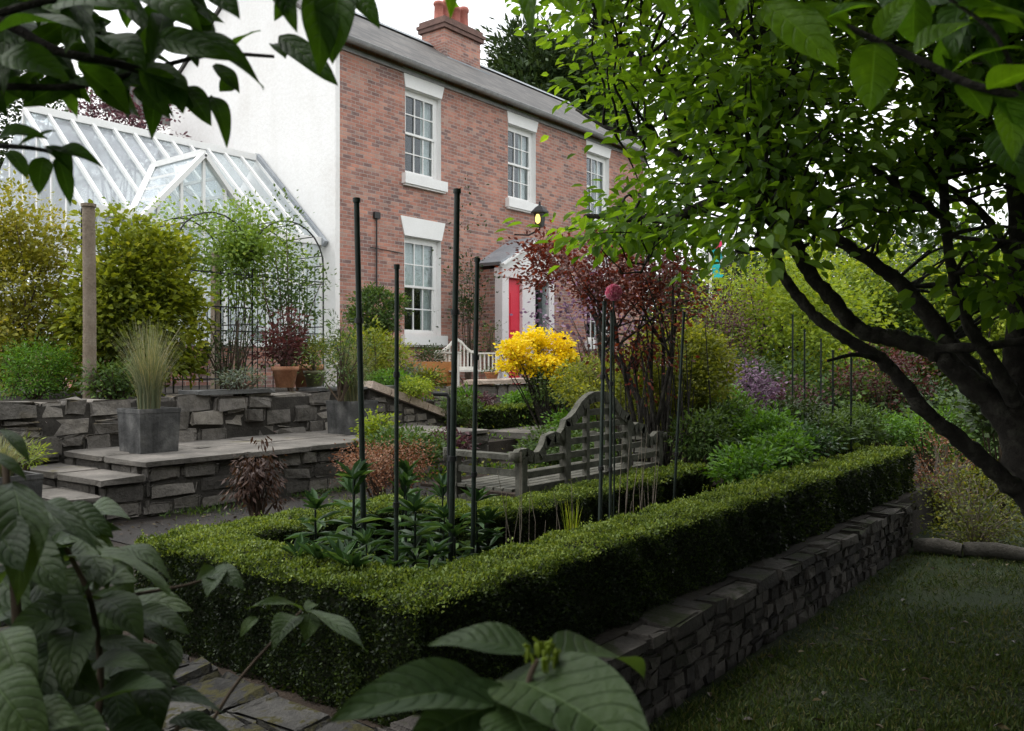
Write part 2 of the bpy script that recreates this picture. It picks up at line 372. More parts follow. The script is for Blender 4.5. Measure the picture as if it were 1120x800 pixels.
# ------------------------------------------------------------------ palette
M_brick = brickmat(); M_slate = slatemat()
M_render = plain('white_render', [(.76, .74, .71), (.84, .83, .81), (.82, .81, .79)], .9, ns=.8, bump=.3, bscale=14, streak=(2.2, .35, (.86, .85, .82)))
M_paint = plain('white_paint', [(.74, .74, .72), (.82, .82, .80)], .5, ns=3)
M_lead = plain('lead', [(.2, .22, .24), (.32, .34, .36)], .6, ns=3)
M_stone = plain('grey_stone', [(.055, .05, .045), (.12, .11, .098), (.23, .21, .185)], .92, ns=8, bump=.9, bscale=28, use_rnd=.45, moss=((.09, .085, .02), 3.0, .6))
M_rubble = plain('rubble_stone', [(.085, .078, .068), (.18, .165, .148), (.34, .31, .27)], .92, ns=8, bump=1.0, bscale=22, use_rnd=.4, moss=((.12, .09, .035), 3.0, .55))
M_wallstone = plain('shade_painted_wall_stone', [(.03, .027, .025), (.065, .058, .052), (.125, .112, .10)], .95, ns=9, bump=1.0, bscale=34, use_rnd=.45, moss=((.03, .036, .012), 5.0, .5))  # darker copy of the grey stone, the wall's shade put into its colour
M_slab = plain('slab_stone', [(.075, .068, .06), (.15, .138, .122), (.25, .225, .2)], .85, ns=2.5, bump=.5, bscale=30, moss=((.1, .09, .04), 2.2, .62))
M_darkslab = plain('coping_slate', [(.09, .09, .09), (.16, .16, .155)], .7, ns=4, bump=.4)
M_capstone = plain('lichened_cap', [(.022, .021, .019), (.05, .048, .044), (.115, .11, .10)], .95, ns=12, bump=1.0, bscale=34, use_rnd=.3, moss=((.055, .05, .016), 17.0, .5))
M_pinkstone = plain('sandstone_cap', [(.34, .26, .20), (.46, .37, .30), (.52, .43, .37)], .9, ns=5, bump=.6)
M_mortar = plain('wall_core', [(.02, .018, .016), (.04, .037, .032)], 1.0, ns=8)
M_mort2 = plain('grey_mortar', [(.035, .032, .028), (.075, .068, .06)], 1.0, ns=8, bump=.6)
M_soil = plain('soil', [(.018, .013, .010), (.05, .036, .026), (.075, .055, .04)], 1.0, ns=9, bump=1.0, bscale=50)
M_path = plain('garden_path', [(.014, .011, .009), (.032, .026, .02), (.06, .05, .04)], 1.0, ns=3, bump=.6, bscale=40)
M_lawn = plain('lawn_ground', [(.014, .022, .007), (.022, .036, .010), (.04, .042, .018)], 1.0, ns=2.0, bump=.8, bscale=60)
M_iron = plain('painted_iron', [(.008, .014, .010), (.016, .028, .02)], .55, ns=20)
M_black = plain('black_iron', [(.012, .012, .013), (.03, .03, .03)], .5, ns=20)
M_wood = plain('weathered_teak', [(.045, .044, .034), (.10, .097, .078), (.18, .175, .145)], .85, ns=9, bump=.5, bscale=70)
M_post = plain('post_wood', [(.13, .10, .07), (.22, .175, .13), (.27, .23, .18)], .9, ns=6, bump=.6, bscale=50)
M_bark = plain('dark_bark', [(.014, .012, .010), (.035, .03, .025), (.085, .08, .065)], .95, ns=14, bump=1.0, bscale=60, moss=((.05, .06, .02), 6.0, .56))
M_twig = plain('twig', [(.05, .035, .025), (.11, .08, .055)], .9, ns=12)
M_palestem = plain('pale_stem', [(.16, .13, .1), (.3, .26, .21)], .9, ns=12)
M_terra = plain('terracotta', [(.38, .16, .085), (.5, .24, .14), (.5, .3, .2)], .85, ns=6, bump=.2)
M_orange = plain('orange_pot', [(.5, .2, .06), (.58, .27, .1)], .7, ns=5)
M_glaze = plain('olive_glaze', [(.1, .1, .05), (.2, .19, .11)], .35, ns=6)
M_planter = plain('grey_planter', [(.035, .035, .035), (.09, .09, .088), (.2, .195, .185)], .8, ns=5, bump=.5, bscale=30, streak=(14, .8, (.45, .45, .45)))
M_red = plain('red_door', [(.62, .03, .06), (.7, .05, .08)], .4, ns=3)
M_cream = plain('cream_paint', [(.66, .62, .62), (.74, .7, .7)], .6, ns=3)
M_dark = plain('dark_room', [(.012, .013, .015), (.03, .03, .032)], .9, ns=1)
M_curtain = plain('curtain', [(.45, .45, .44), (.62, .62, .6)], .9, ns=4)
M_pane = glassmat('window_glass', .8); M_gglass = glassmat('greenhouse_glass', .75, milk=.22); M_rglass = glassmat('milky_glass', .75, milk=.45)  # rear slope glass is milkier than the front
M_chim = plain('red_clay', [(.3, .10, .08), (.42, .16, .12)], .85, ns=5)
M_benchwhite = plain('bench_paint', [(.6, .58, .52), (.74, .72, .66)], .6, ns=6)
M_flag = plain('teal_cloth', [(.02, .38, .40), (.04, .5, .5)], .8, ns=3); M_flagred = plain('red_cloth', [(.6, .03, .1), (.7, .05, .14)], .8)
M_log = plain('old_log', [(.06, .055, .048), (.13, .12, .105)], .95, ns=7, bump=.9)
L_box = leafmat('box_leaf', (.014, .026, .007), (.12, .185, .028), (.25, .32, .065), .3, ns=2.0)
L_grass = leafmat('lawn_blade', (.025, .045, .009), (.07, .11, .02), (.14, .13, .05), .25, ns=1.1)
L_magn = leafmat('magnolia_leaf', (.06, .13, .014), (.15, .27, .03), (.27, .40, .05), .55, ns=.8, tcol=(1.7, 1.6, .5))
L_dark = leafmat('dark_leaf', (.018, .035, .010), (.05, .085, .022), (.09, .13, .035), .25)
L_con = leafmat('conifer_leaf', (.022, .045, .014), (.05, .085, .026), (.09, .13, .04), .15)
L_light = leafmat('light_leaf', (.11, .19, .03), (.24, .36, .07), (.4, .5, .14), .4)
L_gold = leafmat('golden_leaf', (.17, .19, .025), (.36, .35, .05), (.5, .4, .08), .35)
L_olive = leafmat('olive_leaf', (.055, .075, .012), (.19, .22, .03), (.40, .38, .06), .35)
L_yg = leafmat('lime_leaf', (.12, .19, .02), (.29, .38, .04), (.48, .52, .08), .45)
L_bright = leafmat('bright_leaf', (.045, .12, .012), (.12, .26, .025), (.2, .36, .04), .35)
L_mid = leafmat('mid_leaf', (.035, .07, .017), (.095, .165, .038), (.17, .26, .065), .35)
L_grey = leafmat('silver_leaf', (.09, .12, .09), (.2, .24, .19), (.3, .33, .26), .3)
L_gg = leafmat('golden_green_leaf', (.09, .13, .014), (.28, .33, .03), (.52, .52, .09), .35)
L_oly = leafmat('olive_gold_leaf', (.08, .11, .015), (.25, .28, .035), (.52, .52, .09), .4)
L_acer = leafmat('acer_leaf', (.055, .022, .018), (.17, .045, .028), (.40, .12, .04), .35, tcol=(1.6, .9, .6))
L_red = leafmat('bronze_leaf', (.05, .02, .018), (.11, .035, .032), (.2, .08, .055), .3, tcol=(1.3, .9, .8))
L_brn = leafmat('brown_leaf', (.035, .018, .014), (.09, .045, .03), (.22, .13, .08), .2)
L_purp = leafmat('purple_leaf', (.05, .02, .03), (.12, .05, .06), (.2, .1, .1), .3, tcol=(1.2, .9, .9))
L_russet = leafmat('russet_leaf', (.16, .07, .035), (.32, .16, .085), (.42, .26, .14), .3, tcol=(1.2, .9, .8))
L_yel = leafmat('yellow_petal', (.85, .62, .01), (.92, .76, .015), (.95, .85, .08), .3, tcol=(1.1, 1.05, .5))
L_pink = leafmat('pink_petal', (.75, .2, .36), (.88, .38, .52), (.95, .62, .7), .3, tcol=(1.1, .9, .9))
L_mauve = leafmat('mauve_petal', (.10, .07, .09), (.26, .16, .24), (.46, .33, .44), .3, tcol=(1.1, .9, 1.1))
L_red2 = leafmat('red_petal', (.5, .03, .04), (.65, .06, .06), None, .3, tcol=(1.1, .8, .8))
L_blade = leafmat('grass_blade', (.14, .17, .10), (.28, .30, .19), (.45, .38, .22), .3)
L_lily = leafmat('lily_leaf', (.025, .06, .022), (.065, .14, .045), (.15, .25, .07), .25, rough=.38)
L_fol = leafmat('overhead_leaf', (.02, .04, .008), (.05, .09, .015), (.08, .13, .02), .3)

# ------------------------------------------------------------------ ground and terraces
def struct(b, name, m, **k): o = b.build(name, m, **k); o['kind'] = 'structure'; return o
g = Buf(); n = 60
xs = np.linspace(-1, 1, n); gx = np.sign(xs) * (np.abs(xs) ** 2.5) * 400; X, Y = np.meshgrid(gx, gx)
near = np.exp(-((X - 4) ** 2 + (Y - 1) ** 2) / 60.)
Zg = .035 * np.sin(X * 1.3) * np.sin(Y * 1.1 + 1) * near
V = np.stack([X, Y, Zg - .02], -1).reshape(-1, 3); i = np.arange(n * n).reshape(n, n)
V[:, 2] = -.02; g.add(V, np.stack([i[:-1, :-1], i[:-1, 1:], i[1:, 1:], i[1:, :-1]], -1).reshape(-1, 4), smooth=True); struct(g, 'lawn', M_lawn)
b = Buf(); b.box((2.3, 2.02, -.3), (60, 70, .37)); b.box((1.62, 5.4, -.3), (2.3, 70, .37)); b.box((1.62, 2.02, -.3), (2.3, 5.4, .28)); b.box((-20, 6.3, -.3), (1.62, 70, .37)); struct(b, 'garden_terrace', M_path)
b = Buf(); b.box((2.5, 2.4, .3), (9, 3.65, .405)); b.box((6.2, 2.4, .3), (9, 6, .405)); b.box((2.0, 2.1, .2), (2.3, 5.4, .30)); struct(b, 'planting_bed', M_soil)
b = Buf(); b.box((7.9, 8.6, .2), (60, 9.0, .72)); b.box((7.9, 9.0, .2), (60, 60, 1.02)); b.box((-20, 8.2, .2), (7.9, 60, 1.24)); struct(b, 'upper_terrace', M_path)
b = Buf(); b.box((8.1, 6.8, .2), (11.5, 8.6, .62)); struct(b, 'middle_terrace', M_path)

# ------------------------------------------------------------------ stone walls and steps
rng = np.random.default_rng(3)
w = Buf(); w.box((1.75, 1.925, -.1), (8.2, 2.06, .33)); t = thing('garden_wall', 'low dark stone block wall along the lawn below the long box hedge', 'wall', (4.9, 1.99, 0))
w.build('wall_core', M_mortar, t)
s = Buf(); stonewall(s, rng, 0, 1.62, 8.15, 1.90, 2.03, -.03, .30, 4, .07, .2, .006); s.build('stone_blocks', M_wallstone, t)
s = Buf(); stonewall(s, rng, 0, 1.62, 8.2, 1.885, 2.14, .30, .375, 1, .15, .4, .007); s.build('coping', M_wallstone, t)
t = thing('mossy_wall', 'mossy lichened stone topped wall beside the hedge end, under broad leaves', 'wall', (1.7, 3.3, 0))
w = Buf(); w.box((1.6, 2.15, -.1), (1.85, 5.6, .30)); w.build('wall_core', M_mortar, t)
s = Buf(); stonewall(s, rng, 1, 2.1, 5.6, 1.54, 1.72, -.03, .29, 2, .2, .45, .012); s.build('stone_blocks', M_stone, t)
s = Buf(); stonewall(s, rng, 1, 2.1, 5.6, 1.55, 1.78, .285, .385, 1, .16, .36, .010); stonewall(s, rng, 1, 2.1, 5.6, 1.785, 2.0, .285, .385, 1, .18, .42, .010); s.build('coping', M_capstone, t)

t = thing('rubble_wall', 'rough grey rubble retaining wall behind the platform, under the golden shrubs', 'wall', (4, 8, .3))
w = Buf(); w.box((-4, 7.895, .2), (7.82, 8.25, 1.22)); w.build('wall_core', M_mort2, t)
s = Buf(); zc = [.55, .76, .94, 1.11, 1.27]
for k_ in range(4):
    a = -3.5
    while a < 7.75:
        l = rng.uniform(.16, .5); bb = min(a + l, 7.8)
        if rng.uniform() < .3:
            zm = zc[k_] + rng.uniform(.08, .16)
            rock(s, (a+.008, 7.88 + rng.uniform(-.03, .03), zc[k_]+.006), (bb-.008, 8.1, zm-.006), rng, .014, .03); rock(s, (a+.008, 7.88 + rng.uniform(-.03, .03), zm+.006), (bb-.008, 8.1, zc[k_+1]-.006), rng, .014, .03)
        else: rock(s, (a+.008, 7.87 + rng.uniform(-.035, .035), zc[k_]+.006 + rng.uniform(-.02, .02)), (bb-.008, 8.1, zc[k_+1]-.006 + rng.uniform(-.02, .02)), rng, .010, .03)
        a = bb
s.build('stone_blocks', M_rubble, t)
s = Buf(); a = 4.75
for a, l in ((4.9, .95), (6.42, .62), (7.05, .8)): rock(s, (a, 7.84, 1.272), (a + l, 8.22, 1.315), rng, .005, .01)
s.build('coping', M_darkslab, t)

t = thing('stone_steps', 'weathered stone platform with three slab steps down at its left end', 'steps', (5.3, 6.6, .37))
s = Buf(); s.box((3.64, 6.508, .3), (7.85, 7.9, .77)); s.box((3.29, 6.508, .3), (3.64, 7.9, .66)); s.box((3.02, 6.508, .3), (3.29, 7.9, .545)); s.build('platform_core', M_mort2, t)
s = Buf()
for (a0, a1, z0, z1) in ((3.62, 7.85, .385, .50), (3.62, 7.85, .51, .64), (3.62, 7.85, .65, .768)): stonewall(s, rng, 0, a0, a1, 6.495, 6.62, z0, z1, 1, .18, .6, .008)
stonewall(s, rng, 0, 3.27, 3.62, 6.5, 6.6, .385, .66, 2, .35, .4, .006); stonewall(s, rng, 0, 3.0, 3.27, 6.5, 6.6, .385, .545, 1, .3, .4, .006)
stonewall(s, rng, 1, 6.62, 7.85, 3.615, 3.7, .66, .768, 1, .3, .7, .006); stonewall(s, rng, 1, 6.62, 7.85, 3.265, 3.35, .545, .655, 1, .3, .7, .006); stonewall(s, rng, 1, 6.62, 7.85, 2.98, 3.05, .385, .54, 1, .3, .7, .006)
s.build('riser_stones', M_stone, t)
for (x0, x1, z) in ((3.58, 7.85, .772), (3.22, 3.60, .662), (2.93, 3.25, .548)):
    s = Buf(); a = 6.46
    if x1 > 5:
        q = x0
        while q < x1 - .1:
            l = rng.uniform(.7, 1.1); q2 = min(q + l, x1); rock(s, (q + .004, 6.46, z), (q2 - .004, 7.15, z + .05), rng, .003, .008); rock(s, (q + .004, 7.158, z), (q2 - .004, 7.86, z + .05), rng, .003, .008); q = q2
    else:
        for (y0, y1) in ((6.46, 7.2), (7.21, 7.86)): rock(s, (x0, y0, z), (x1, y1, z + .05), rng, .004, .01)
    s.build('tread_slab', M_slab, t)
b = Buf(); b.box((3.0, 5.2, .33), (7.6, 6.45, .378)); struct(b, 'damp_bed', plain('damp_bed', [(.006, .005, .005), (.014, .011, .009), (.03, .023, .018)], .38, spec=.5, ns=3, bump=.8, bscale=40))

# raking parapet beside the far steps, and low walls by the bench
t = thing('sloping_parapet', 'pale sandstone coping sloping down over dark masonry behind the iron stakes', 'wall', (8.1, 8, .6))
A = np.array([7.2, 7.95, 1.34]); B = np.array([8.95, 7.75, .74])
s = Buf(); s.prism([(7.2, 7.82, .55), (8.95, 7.62, .5), (8.95, 7.62, .68), (7.2, 7.82, 1.28)], (0, .28, 0)); s.build('masonry', M_mort2, t)
s = Buf(); a = 7.22
while a < 8.9:
    l = rng.uniform(.14, .3); bb = min(a + l, 8.93); f_ = (a - 7.2) / 1.75; zt = 1.27 - .6 * ((bb - 7.2) / 1.75); yv = 7.82 - .2 * f_; z = .5
    while z < zt - .03:
        h = min(rng.uniform(.08, .15), zt - z); rock(s, (a + .006, yv - .025 - rng.uniform(0, .02), z + .005), (bb - .006, yv + .1, z + h - .005), rng, .007, .02); z += h
    a = bb
s.build('stone_blocks', M_rubble, t)
s = Buf(); K = 6
for k_ in range(K):
    p = A + (B - A) * (k_ / K + .004); q = A + (B - A) * ((k_ + 1) / K - .004); s.beam(p, q, .4, .09)
s.build('coping', M_pinkstone, t)
t = thing('bench_wall', 'low pale stone wall with slab top below the white garden bench', 'wall', (11.5, 9.3, .6))
s = Buf(); stonewall(s, rng, 0, 9.6, 13.4, 8.75, 9.02, .62, 1.24, 3, .25, .55, .01); s.build('stone_blocks', M_rubble, t)
s = Buf(); stonewall(s, rng, 0, 10.3, 11.8, 8.68, 9.06, 1.25, 1.34, 1, .7, 1.1, .005); s.build('coping', M_pinkstone, t)
t = thing('stone_step', 'single broad stone step in front of the small clipped hedge', 'step', (9.6, 7.1, .37))
s = Buf(); rock(s, (8.75, 6.55, .62), (9.85, 7.3, .72), rng, .006, .015); s.build('tread_slab', M_slab, t)
s = Buf(); stonewall(s, rng, 0, 8.8, 9.8, 6.62, 6.8, .37, .62, 1, .3, .5, .008); s.build('riser_stones', M_stone, t)

# ------------------------------------------------------------------ the brick house
T0 = 1.02
U0, U1, V0, RG, V1 = 10.25, 21.5, 12.0, 14.7, 17.4; EZ, RZ = 7.5, 9.3
house = thing('brick_house', 'two storey red brick house with white sash windows and white rendered end', 'house', (15.8, 12, T0))
wins = [(11.97, 13.0, 5.28, 6.97), (15.2, 16.25, 5.28, 6.97), (18.42, 19.5, 5.28, 6.97), (11.95, 13.0, 2.15, 4.08), (18.42, 19.5, 2.15, 4.08)]
door = (14.35, 15.9, T0, 3.5)
def wall_cells(buf, u0, u1, z0, z1, holes, y, dy):
    us = sorted({u0, u1, *[h[0] for h in holes], *[h[1] for h in holes]}); zs = sorted({z0, z1, *[h[2] for h in holes], *[h[3] for h in holes]})
    for a, c in zip(us, us[1:]):
        for e, f in zip(zs, zs[1:]):
            mu, mz = (a + c) / 2, (e + f) / 2
            if any(h[0] < mu < h[1] and h[2] < mz < h[3] for h in holes): continue
            buf.quad((a, y, e), (c, y, e), (c, y, f), (a, y, f))
    for h in holes:
        a, c, e, f = h
        buf.quad((a, y, e), (a, y, f), (a, y+dy, f), (a, y+dy, e)); buf.quad((c, y, e), (c, y+dy, e), (c, y+dy, f), (c, y, f)); buf.quad((a, y, f), (c, y, f), (c, y+dy, f), (a, y+dy, f)); buf.quad((a, y, e), (a, y+dy, e), (c, y+dy, e), (c, y, e))
wb = Buf(); wall_cells(wb, U0 + .03, U1, T0 - .3, EZ, wins + [door], V0, .3)
wb.quad((U1, V0, T0-.3), (U1, V1, T0-.3), (U1, V1, EZ), (U1, V0, EZ)); wb.add([(U1, V0, EZ), (U1, V1, EZ), (U1, RG, RZ)], [[0, 1, 2]])
wb.quad((U0, V1, T0-.3), (U0, V1, EZ), (U1, V1, EZ), (U1, V1, T0-.3)); wb.build('brick_wall', M_brick, house)
rb = Buf(); rb.prism([(U0-.03, V0-.012, T0-.3), (U0-.03, V1, T0-.3), (U0-.03, V1, EZ), (U0-.03, RG, RZ), (U0-.03, V0-.012, EZ)], (.1, 0, 0)); rb.build('rendered_gable', M_render, house)
# rear wing, lower, same white render
rb = Buf(); rb.box((U0+.25, V1+.002, 1), (U0+6, 25, 6.15)); rw = rb.build('rear_wing', M_render, house)
pb = Buf(); pb.tube([(U0+.14, V1+.12, 1), (U0+.14, V1+.12, 6.2)], .05, 8); pb.build('drainpipe', M_paint, house)
pb = Buf(); pb.prism([(U0+.1, 19.8, 6.16), (U0+.1, 25.2, 6.16), (U0+.1, 22.4, 8.2)], (5.9, 0, 0)); pb.build('rear_gable', M_render, house)
pb = Buf(); pb.beam((U0+3, 19.6, 6.15), (U0+3, 22.45, 8.3), 6.3, .1, (1, 0, 0)); pb.beam((U0+3, 25.4, 6.15), (U0+3, 22.45, 8.3), 6.3, .1, (1, 0, 0)); pb.build('rear_roof', M_slate, house)
# roof, as two thick slopes
sl = (RZ - EZ) / (RG - V0); ro = Buf()
def slope(buf, ya, za, yb, zb, th=.07, ua=U0-.08, ub=U1+.08):
    buf.prism([(ua, ya, za), (ua, yb, zb), (ua, yb, zb+th), (ua, ya, za+th)], (ub - ua, 0, 0))
slope(ro, V0-.22, EZ-.22*sl+.03, RG, RZ+.03); slope(ro, V1+.22, EZ-.22*sl+.03, RG+.001, RZ+.03)
roof = ro.build('roof', M_slate, house)
rt = Buf()
for k_ in range(25):
    a = U0 - .08 + k_ * .457; rt.prism([(a, RG-.16, RZ+.045), (a, RG, RZ+.17), (a, RG+.16, RZ+.045)], (.445, 0, 0))
rt.build('ridge_tiles', M_lead, roof)
gt = Buf(); gy, gz = V0 - .26, EZ - .12
prof = [(gy + .075*math.cos(a), gz + .075*math.sin(a)) for a in np.linspace(math.pi, 2*math.pi, 8)]
for (p, q) in zip(prof, prof[1:]): gt.quad((U0-.1, *p), (U1+.1, *p), (U1+.1, *q), (U0-.1, *q), smooth=True)
gt.box((U0-.1, gy-.083, gz-.012), (U1+.1, gy-.072, gz+.012)); gt.box((U0-.1, gy+.072, gz-.06), (U1+.1, gy+.085, gz+.05))
gt.box((U0+.08, V0-.04, EZ-.27), (U1, V0-.003, EZ-.19)); gt.build('gutter', plain('gutter', [(.22, .22, .22), (.36, .36, .36)], .6), house)
bk = Buf()
for k_ in range(23): bk.box((U0+.25+k_*.5, V0-.19, EZ-.30), (U0+.31+k_*.5, V0-.005, EZ-.2))
pass
# sash windows
for wi, (a, c, e, f) in enumerate(wins):
    gy = V0 + .13; low = wi >= 3
    fr = Buf(); cu, cz = (a + c) / 2, (e + f) / 2
    fr.quad((a+.004, V0, e), (a+.004, V0, f), (a+.004, gy+.05, f), (a+.004, gy+.05, e)); fr.quad((c-.004, V0-.004, e), (c-.004, gy+.05, e), (c-.004, gy+.05, f), (c-.004, V0-.004, f)); fr.quad((a, V0, f-.004), (c, V0, f-.004), (c, gy+.05, f-.004), (a, gy+.05, f-.004))
    for (x0, x1) in ((a+.005, a+.085), (c-.085, c-.005)): fr.box((x0, gy-.02, e), (x1, gy+.05, f-.005))
    fr.box((a+.085, gy-.02, f-.075), (c-.085, gy+.05, f-.005)); fr.box((a+.085, gy-.025, e), (c-.085, gy+.05, e+.06))
    win = fr.build('window', M_paint, house)
    x0, x1 = a+.085, c-.085; z0, z1 = e+.06, f-.075; zm = (z0+z1)/2
    for (sa, sb, yy, nm) in ((z0, zm+.02, gy+.018, 'lower_sash'), (zm-.02, z1, gy-.006, 'upper_sash')):
        sb_ = Buf(); st = .04
        sb_.box((x0, yy-.017, sa), (x0+st, yy+.017, sb)); sb_.box((x1-st, yy-.017, sa), (x1, yy+.017, sb)); sb_.box((x0+st, yy-.016, sa), (x1-st, yy+.016, sa+.045)); sb_.box((x0+st, yy-.016, sb-.045), (x1-st, yy+.016, sb))
        for k_ in (1, 2):
            xx = x0+st + (x1-x0-2*st)*k_/3; sb_.box((xx-.011, yy-.013, sa+.045), (xx+.011, yy+.013, sb-.045))
        zz = (sa+sb)/2; sb_.box((x0+st, yy-.0115, zz-.011), (x1-st, yy+.0115, zz+.011)); sb_.build(nm, M_paint, win)
        pn = Buf(); pn.box((x0+.01, yy+.0142, sa+.01), (x1-.01, yy+.0158, sb-.01)); pn.build('pane', M_pane, win)
    cb = Buf(); nf = 14
    def fold_(xa, xb, za, zb, y=gy+.12):
        V = []; kk = 24
        for i_ in range(kk+1):
            xx = xa + (xb-xa)*i_/kk; yy = y + .02*math.sin(i_*1.4); V += [(xx, yy, za), (xx, yy, zb)]
        cb.add(V, [[2*i_, 2*i_+2, 2*i_+3, 2*i_+1] for i_ in range(kk)], smooth=True)
    fold_(x1-.26, x1+.1, e, f); fold_(x0-.08, x0+.03, e, f)
    if wi == 3: fold_(x0, x1, e+.95, f, gy+.09)
    cb.build('curtain', M_curtain, win)
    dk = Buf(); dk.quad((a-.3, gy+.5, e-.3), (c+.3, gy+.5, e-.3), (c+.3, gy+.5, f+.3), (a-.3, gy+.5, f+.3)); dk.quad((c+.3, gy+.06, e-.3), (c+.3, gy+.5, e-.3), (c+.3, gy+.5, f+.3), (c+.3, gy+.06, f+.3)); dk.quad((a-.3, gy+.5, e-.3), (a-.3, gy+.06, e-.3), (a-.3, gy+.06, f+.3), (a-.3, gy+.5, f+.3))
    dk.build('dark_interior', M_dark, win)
    si = Buf(); sx = .09; si.box((a-sx, V0-.11, e-.2), (c+sx, V0+.12, e-.002)); si.box((a-sx+.03, V0-.075, e-.235), (c+sx-.03, V0-.004, e-.2)); si.build('sill', M_paint, win)
    li = Buf(); fl = .11
    li.prism([(a-.005, V0-.022, f), (c+.005, V0-.022, f), (c+fl, V0-.022, f+.37), (a-fl if low else a-.06, V0-.022, f+.37)], (0, .05, 0)); li.build('lintel', M_paint, win)
# chimney
ch = Buf(); ch.box((15.5, 14.2, 8.6), (16.85, 14.95, 9.72)); chim = ch.build('chimney', M_brick, roof)
cc = Buf(); cc.box((15.43, 14.13, 9.722), (16.92, 15.02, 9.82)); cc.box((15.40, 14.10, 9.822), (16.95, 15.05, 9.90)); cc.box((15.45, 14.15, 9.922), (16.9, 15.0, 10.0)); cc.build('chimney_cap', plain('sooty_brick', [(.11, .07, .06), (.2, .12, .1)], .95, ns=7, bump=.8), chim)
for k_, (hx, hh) in enumerate(((15.7, .5), (16.0, .62), (16.32, .58), (16.64, .66))):
    cp = Buf(); cp.lathe([(.13, 0), (.145, .03), (.12, .07), (.105, hh*.8), (.13, hh*.83), (.135, hh*.92), (.11, hh), (.085, hh), (.085, hh*.5)], (hx, 14.57, 10.0), 14); cp.build('chimney_pot', M_chim, chim)
fx = Buf(); fx.box((15.35, 13.95, 8.78), (16.95, 14.2, 8.93)); fx.build('flashing', M_lead, chim)
# porch with red door
px0, px1, pv = 14.25, 16.15, 11.4
po = Buf()
po.box((px0, pv, T0), (px0+.22, pv+.2, 3.42)); po.box((14.98, pv+.02, T0), (15.45, pv+.16, 3.42)); po.box((px1-.2, pv, T0), (px1, pv+.2, 3.42)); po.box((px0-.02, pv-.02, 3.422), (px1+.02, pv+.2, 3.62)); pbk = Buf(); pbk.box((px0+.004, pv+.2, T0), (px0+.1, V0, 3.6)); pbk.build('side_wall', M_brick, house); po.box((px1-.1, pv+.2, T0), (px1, V0, 3.6))
porch = po.build('porch', M_cream, house)
dr = Buf(); dr.box((px0+.22, pv+.1, T0), (14.98, pv+.15, 3.42))
for (z0, z1) in ((1.2, 1.95), (2.1, 3.25)): dr.box((px0+.3, pv+.088, z0), (14.9, pv+.1, z1))
dr.box((px0+.38, pv+.075, 2.3), (14.82, pv+.088, 3.1)); dr.box((px0+.5, pv+.078, 1.98), (14.74, pv+.1, 2.03)); d_ = dr.build('red_door', M_red, porch)
kn = Buf(); kn.lathe([(.0, 0), (.03, .01), (.035, .04), (.02, .06)], (14.88, pv+.06, 2.02), 10); kn.build('door_handle', M_black, d_)
gl = Buf(); gl.box((15.45, pv+.08, T0+.6), (px1-.2, pv+.1, 3.42)); gl.build('side_pane', M_pane, porch)
gd = Buf(); gd.box((15.45, pv+.3, T0), (px1-.2, pv+.34, 3.42)); gd.build('side_interior', M_dark, porch)
pr = Buf(); pm = (px0+px1)/2 + .1
pr.prism([(px0-.1, pv-.08, 3.66), (pm, pv-.08, 4.28), (pm, pv-.08, 4.36), (px0-.16, pv-.08, 3.72)], (0, .85, 0)); pr.prism([(pm, pv-.08, 4.28), (px1+.5, pv-.08, 3.6), (px1+.56, pv-.08, 3.66), (pm, pv-.08, 4.36)], (0, .9, 0)); pr.build('porch_roof', M_lead, porch)
pr = Buf(); pr.beam((px0-.13, pv-.1, 3.66), (pm, pv-.1, 4.28), .04, .12, (0, 1, 0)); pr.beam((px1+.53, pv-.1, 3.58), (pm, pv-.1, 4.28), .04, .12, (0, 1, 0)); pr.prism([(px0-.1, pv-.02, 3.622), (px1+.1, pv-.02, 3.622), (pm, pv-.02, 4.2)], (0, .06, 0)); pr.build('bargeboard', M_paint, porch)
# lantern on a bracket
ln = Buf(); lx, lv, lz = 15.45, 11.3, 4.72
ln.tube([(lx, V0, 4.5), (lx, 11.6, 4.45), (lx, lv, 4.55), (lx, lv, 4.6)], .02, 6); ln.lathe([(.03, 0), (.1, .0), (.13, .3), (.2, .31), (.2, .34), (.09, .45), (.03, .48), (.02, .56), (0, .57)], (lx, lv, 4.6), 6, smooth=False); lan = ln.build('wall_lantern', M_black, house)
m_, nt_, out_ = nodes('lamp_glow'); e_ = N(nt_, 'ShaderNodeEmission', i_Strength=1.6); e_.inputs[0].default_value = (1, .75, .2, 1); nt_.links.new(e_.outputs[0], out_.inputs[0])
ln = Buf(); ln.lathe([(.02, 0), (.055, .04), (.06, .12), (.03, .2)], (lx-.14, lv-.05, 4.66), 10); ln.build('lamp_bulb', m_, lan)
# pipe and wires on the brickwork
ln = Buf(); ln.tube([(11.2, V0-.03, 4.3), (11.2, V0-.03, 3.0)], .015, 5); ln.box((11.13, V0-.06, 4.3), (11.27, V0-.005, 4.42)); ln.tube([(11.05, V0-.02, 3.75), (11.9, V0-.02, 3.72)], .008, 4); ln.build('wall_fitting', M_black, house)
ln = Buf(); ln.tube([(U1-.25, V0-.07, T0), (U1-.25, V0-.07, EZ-.4), (U1-.25, V0-.22, EZ-.2)], .045, 8)
for z in (2.2, 3.9, 5.6): ln.box((U1-.32, V0-.13, z), (U1-.18, V0-.002, z+.05))
ln.build('downpipe', M_paint, house)

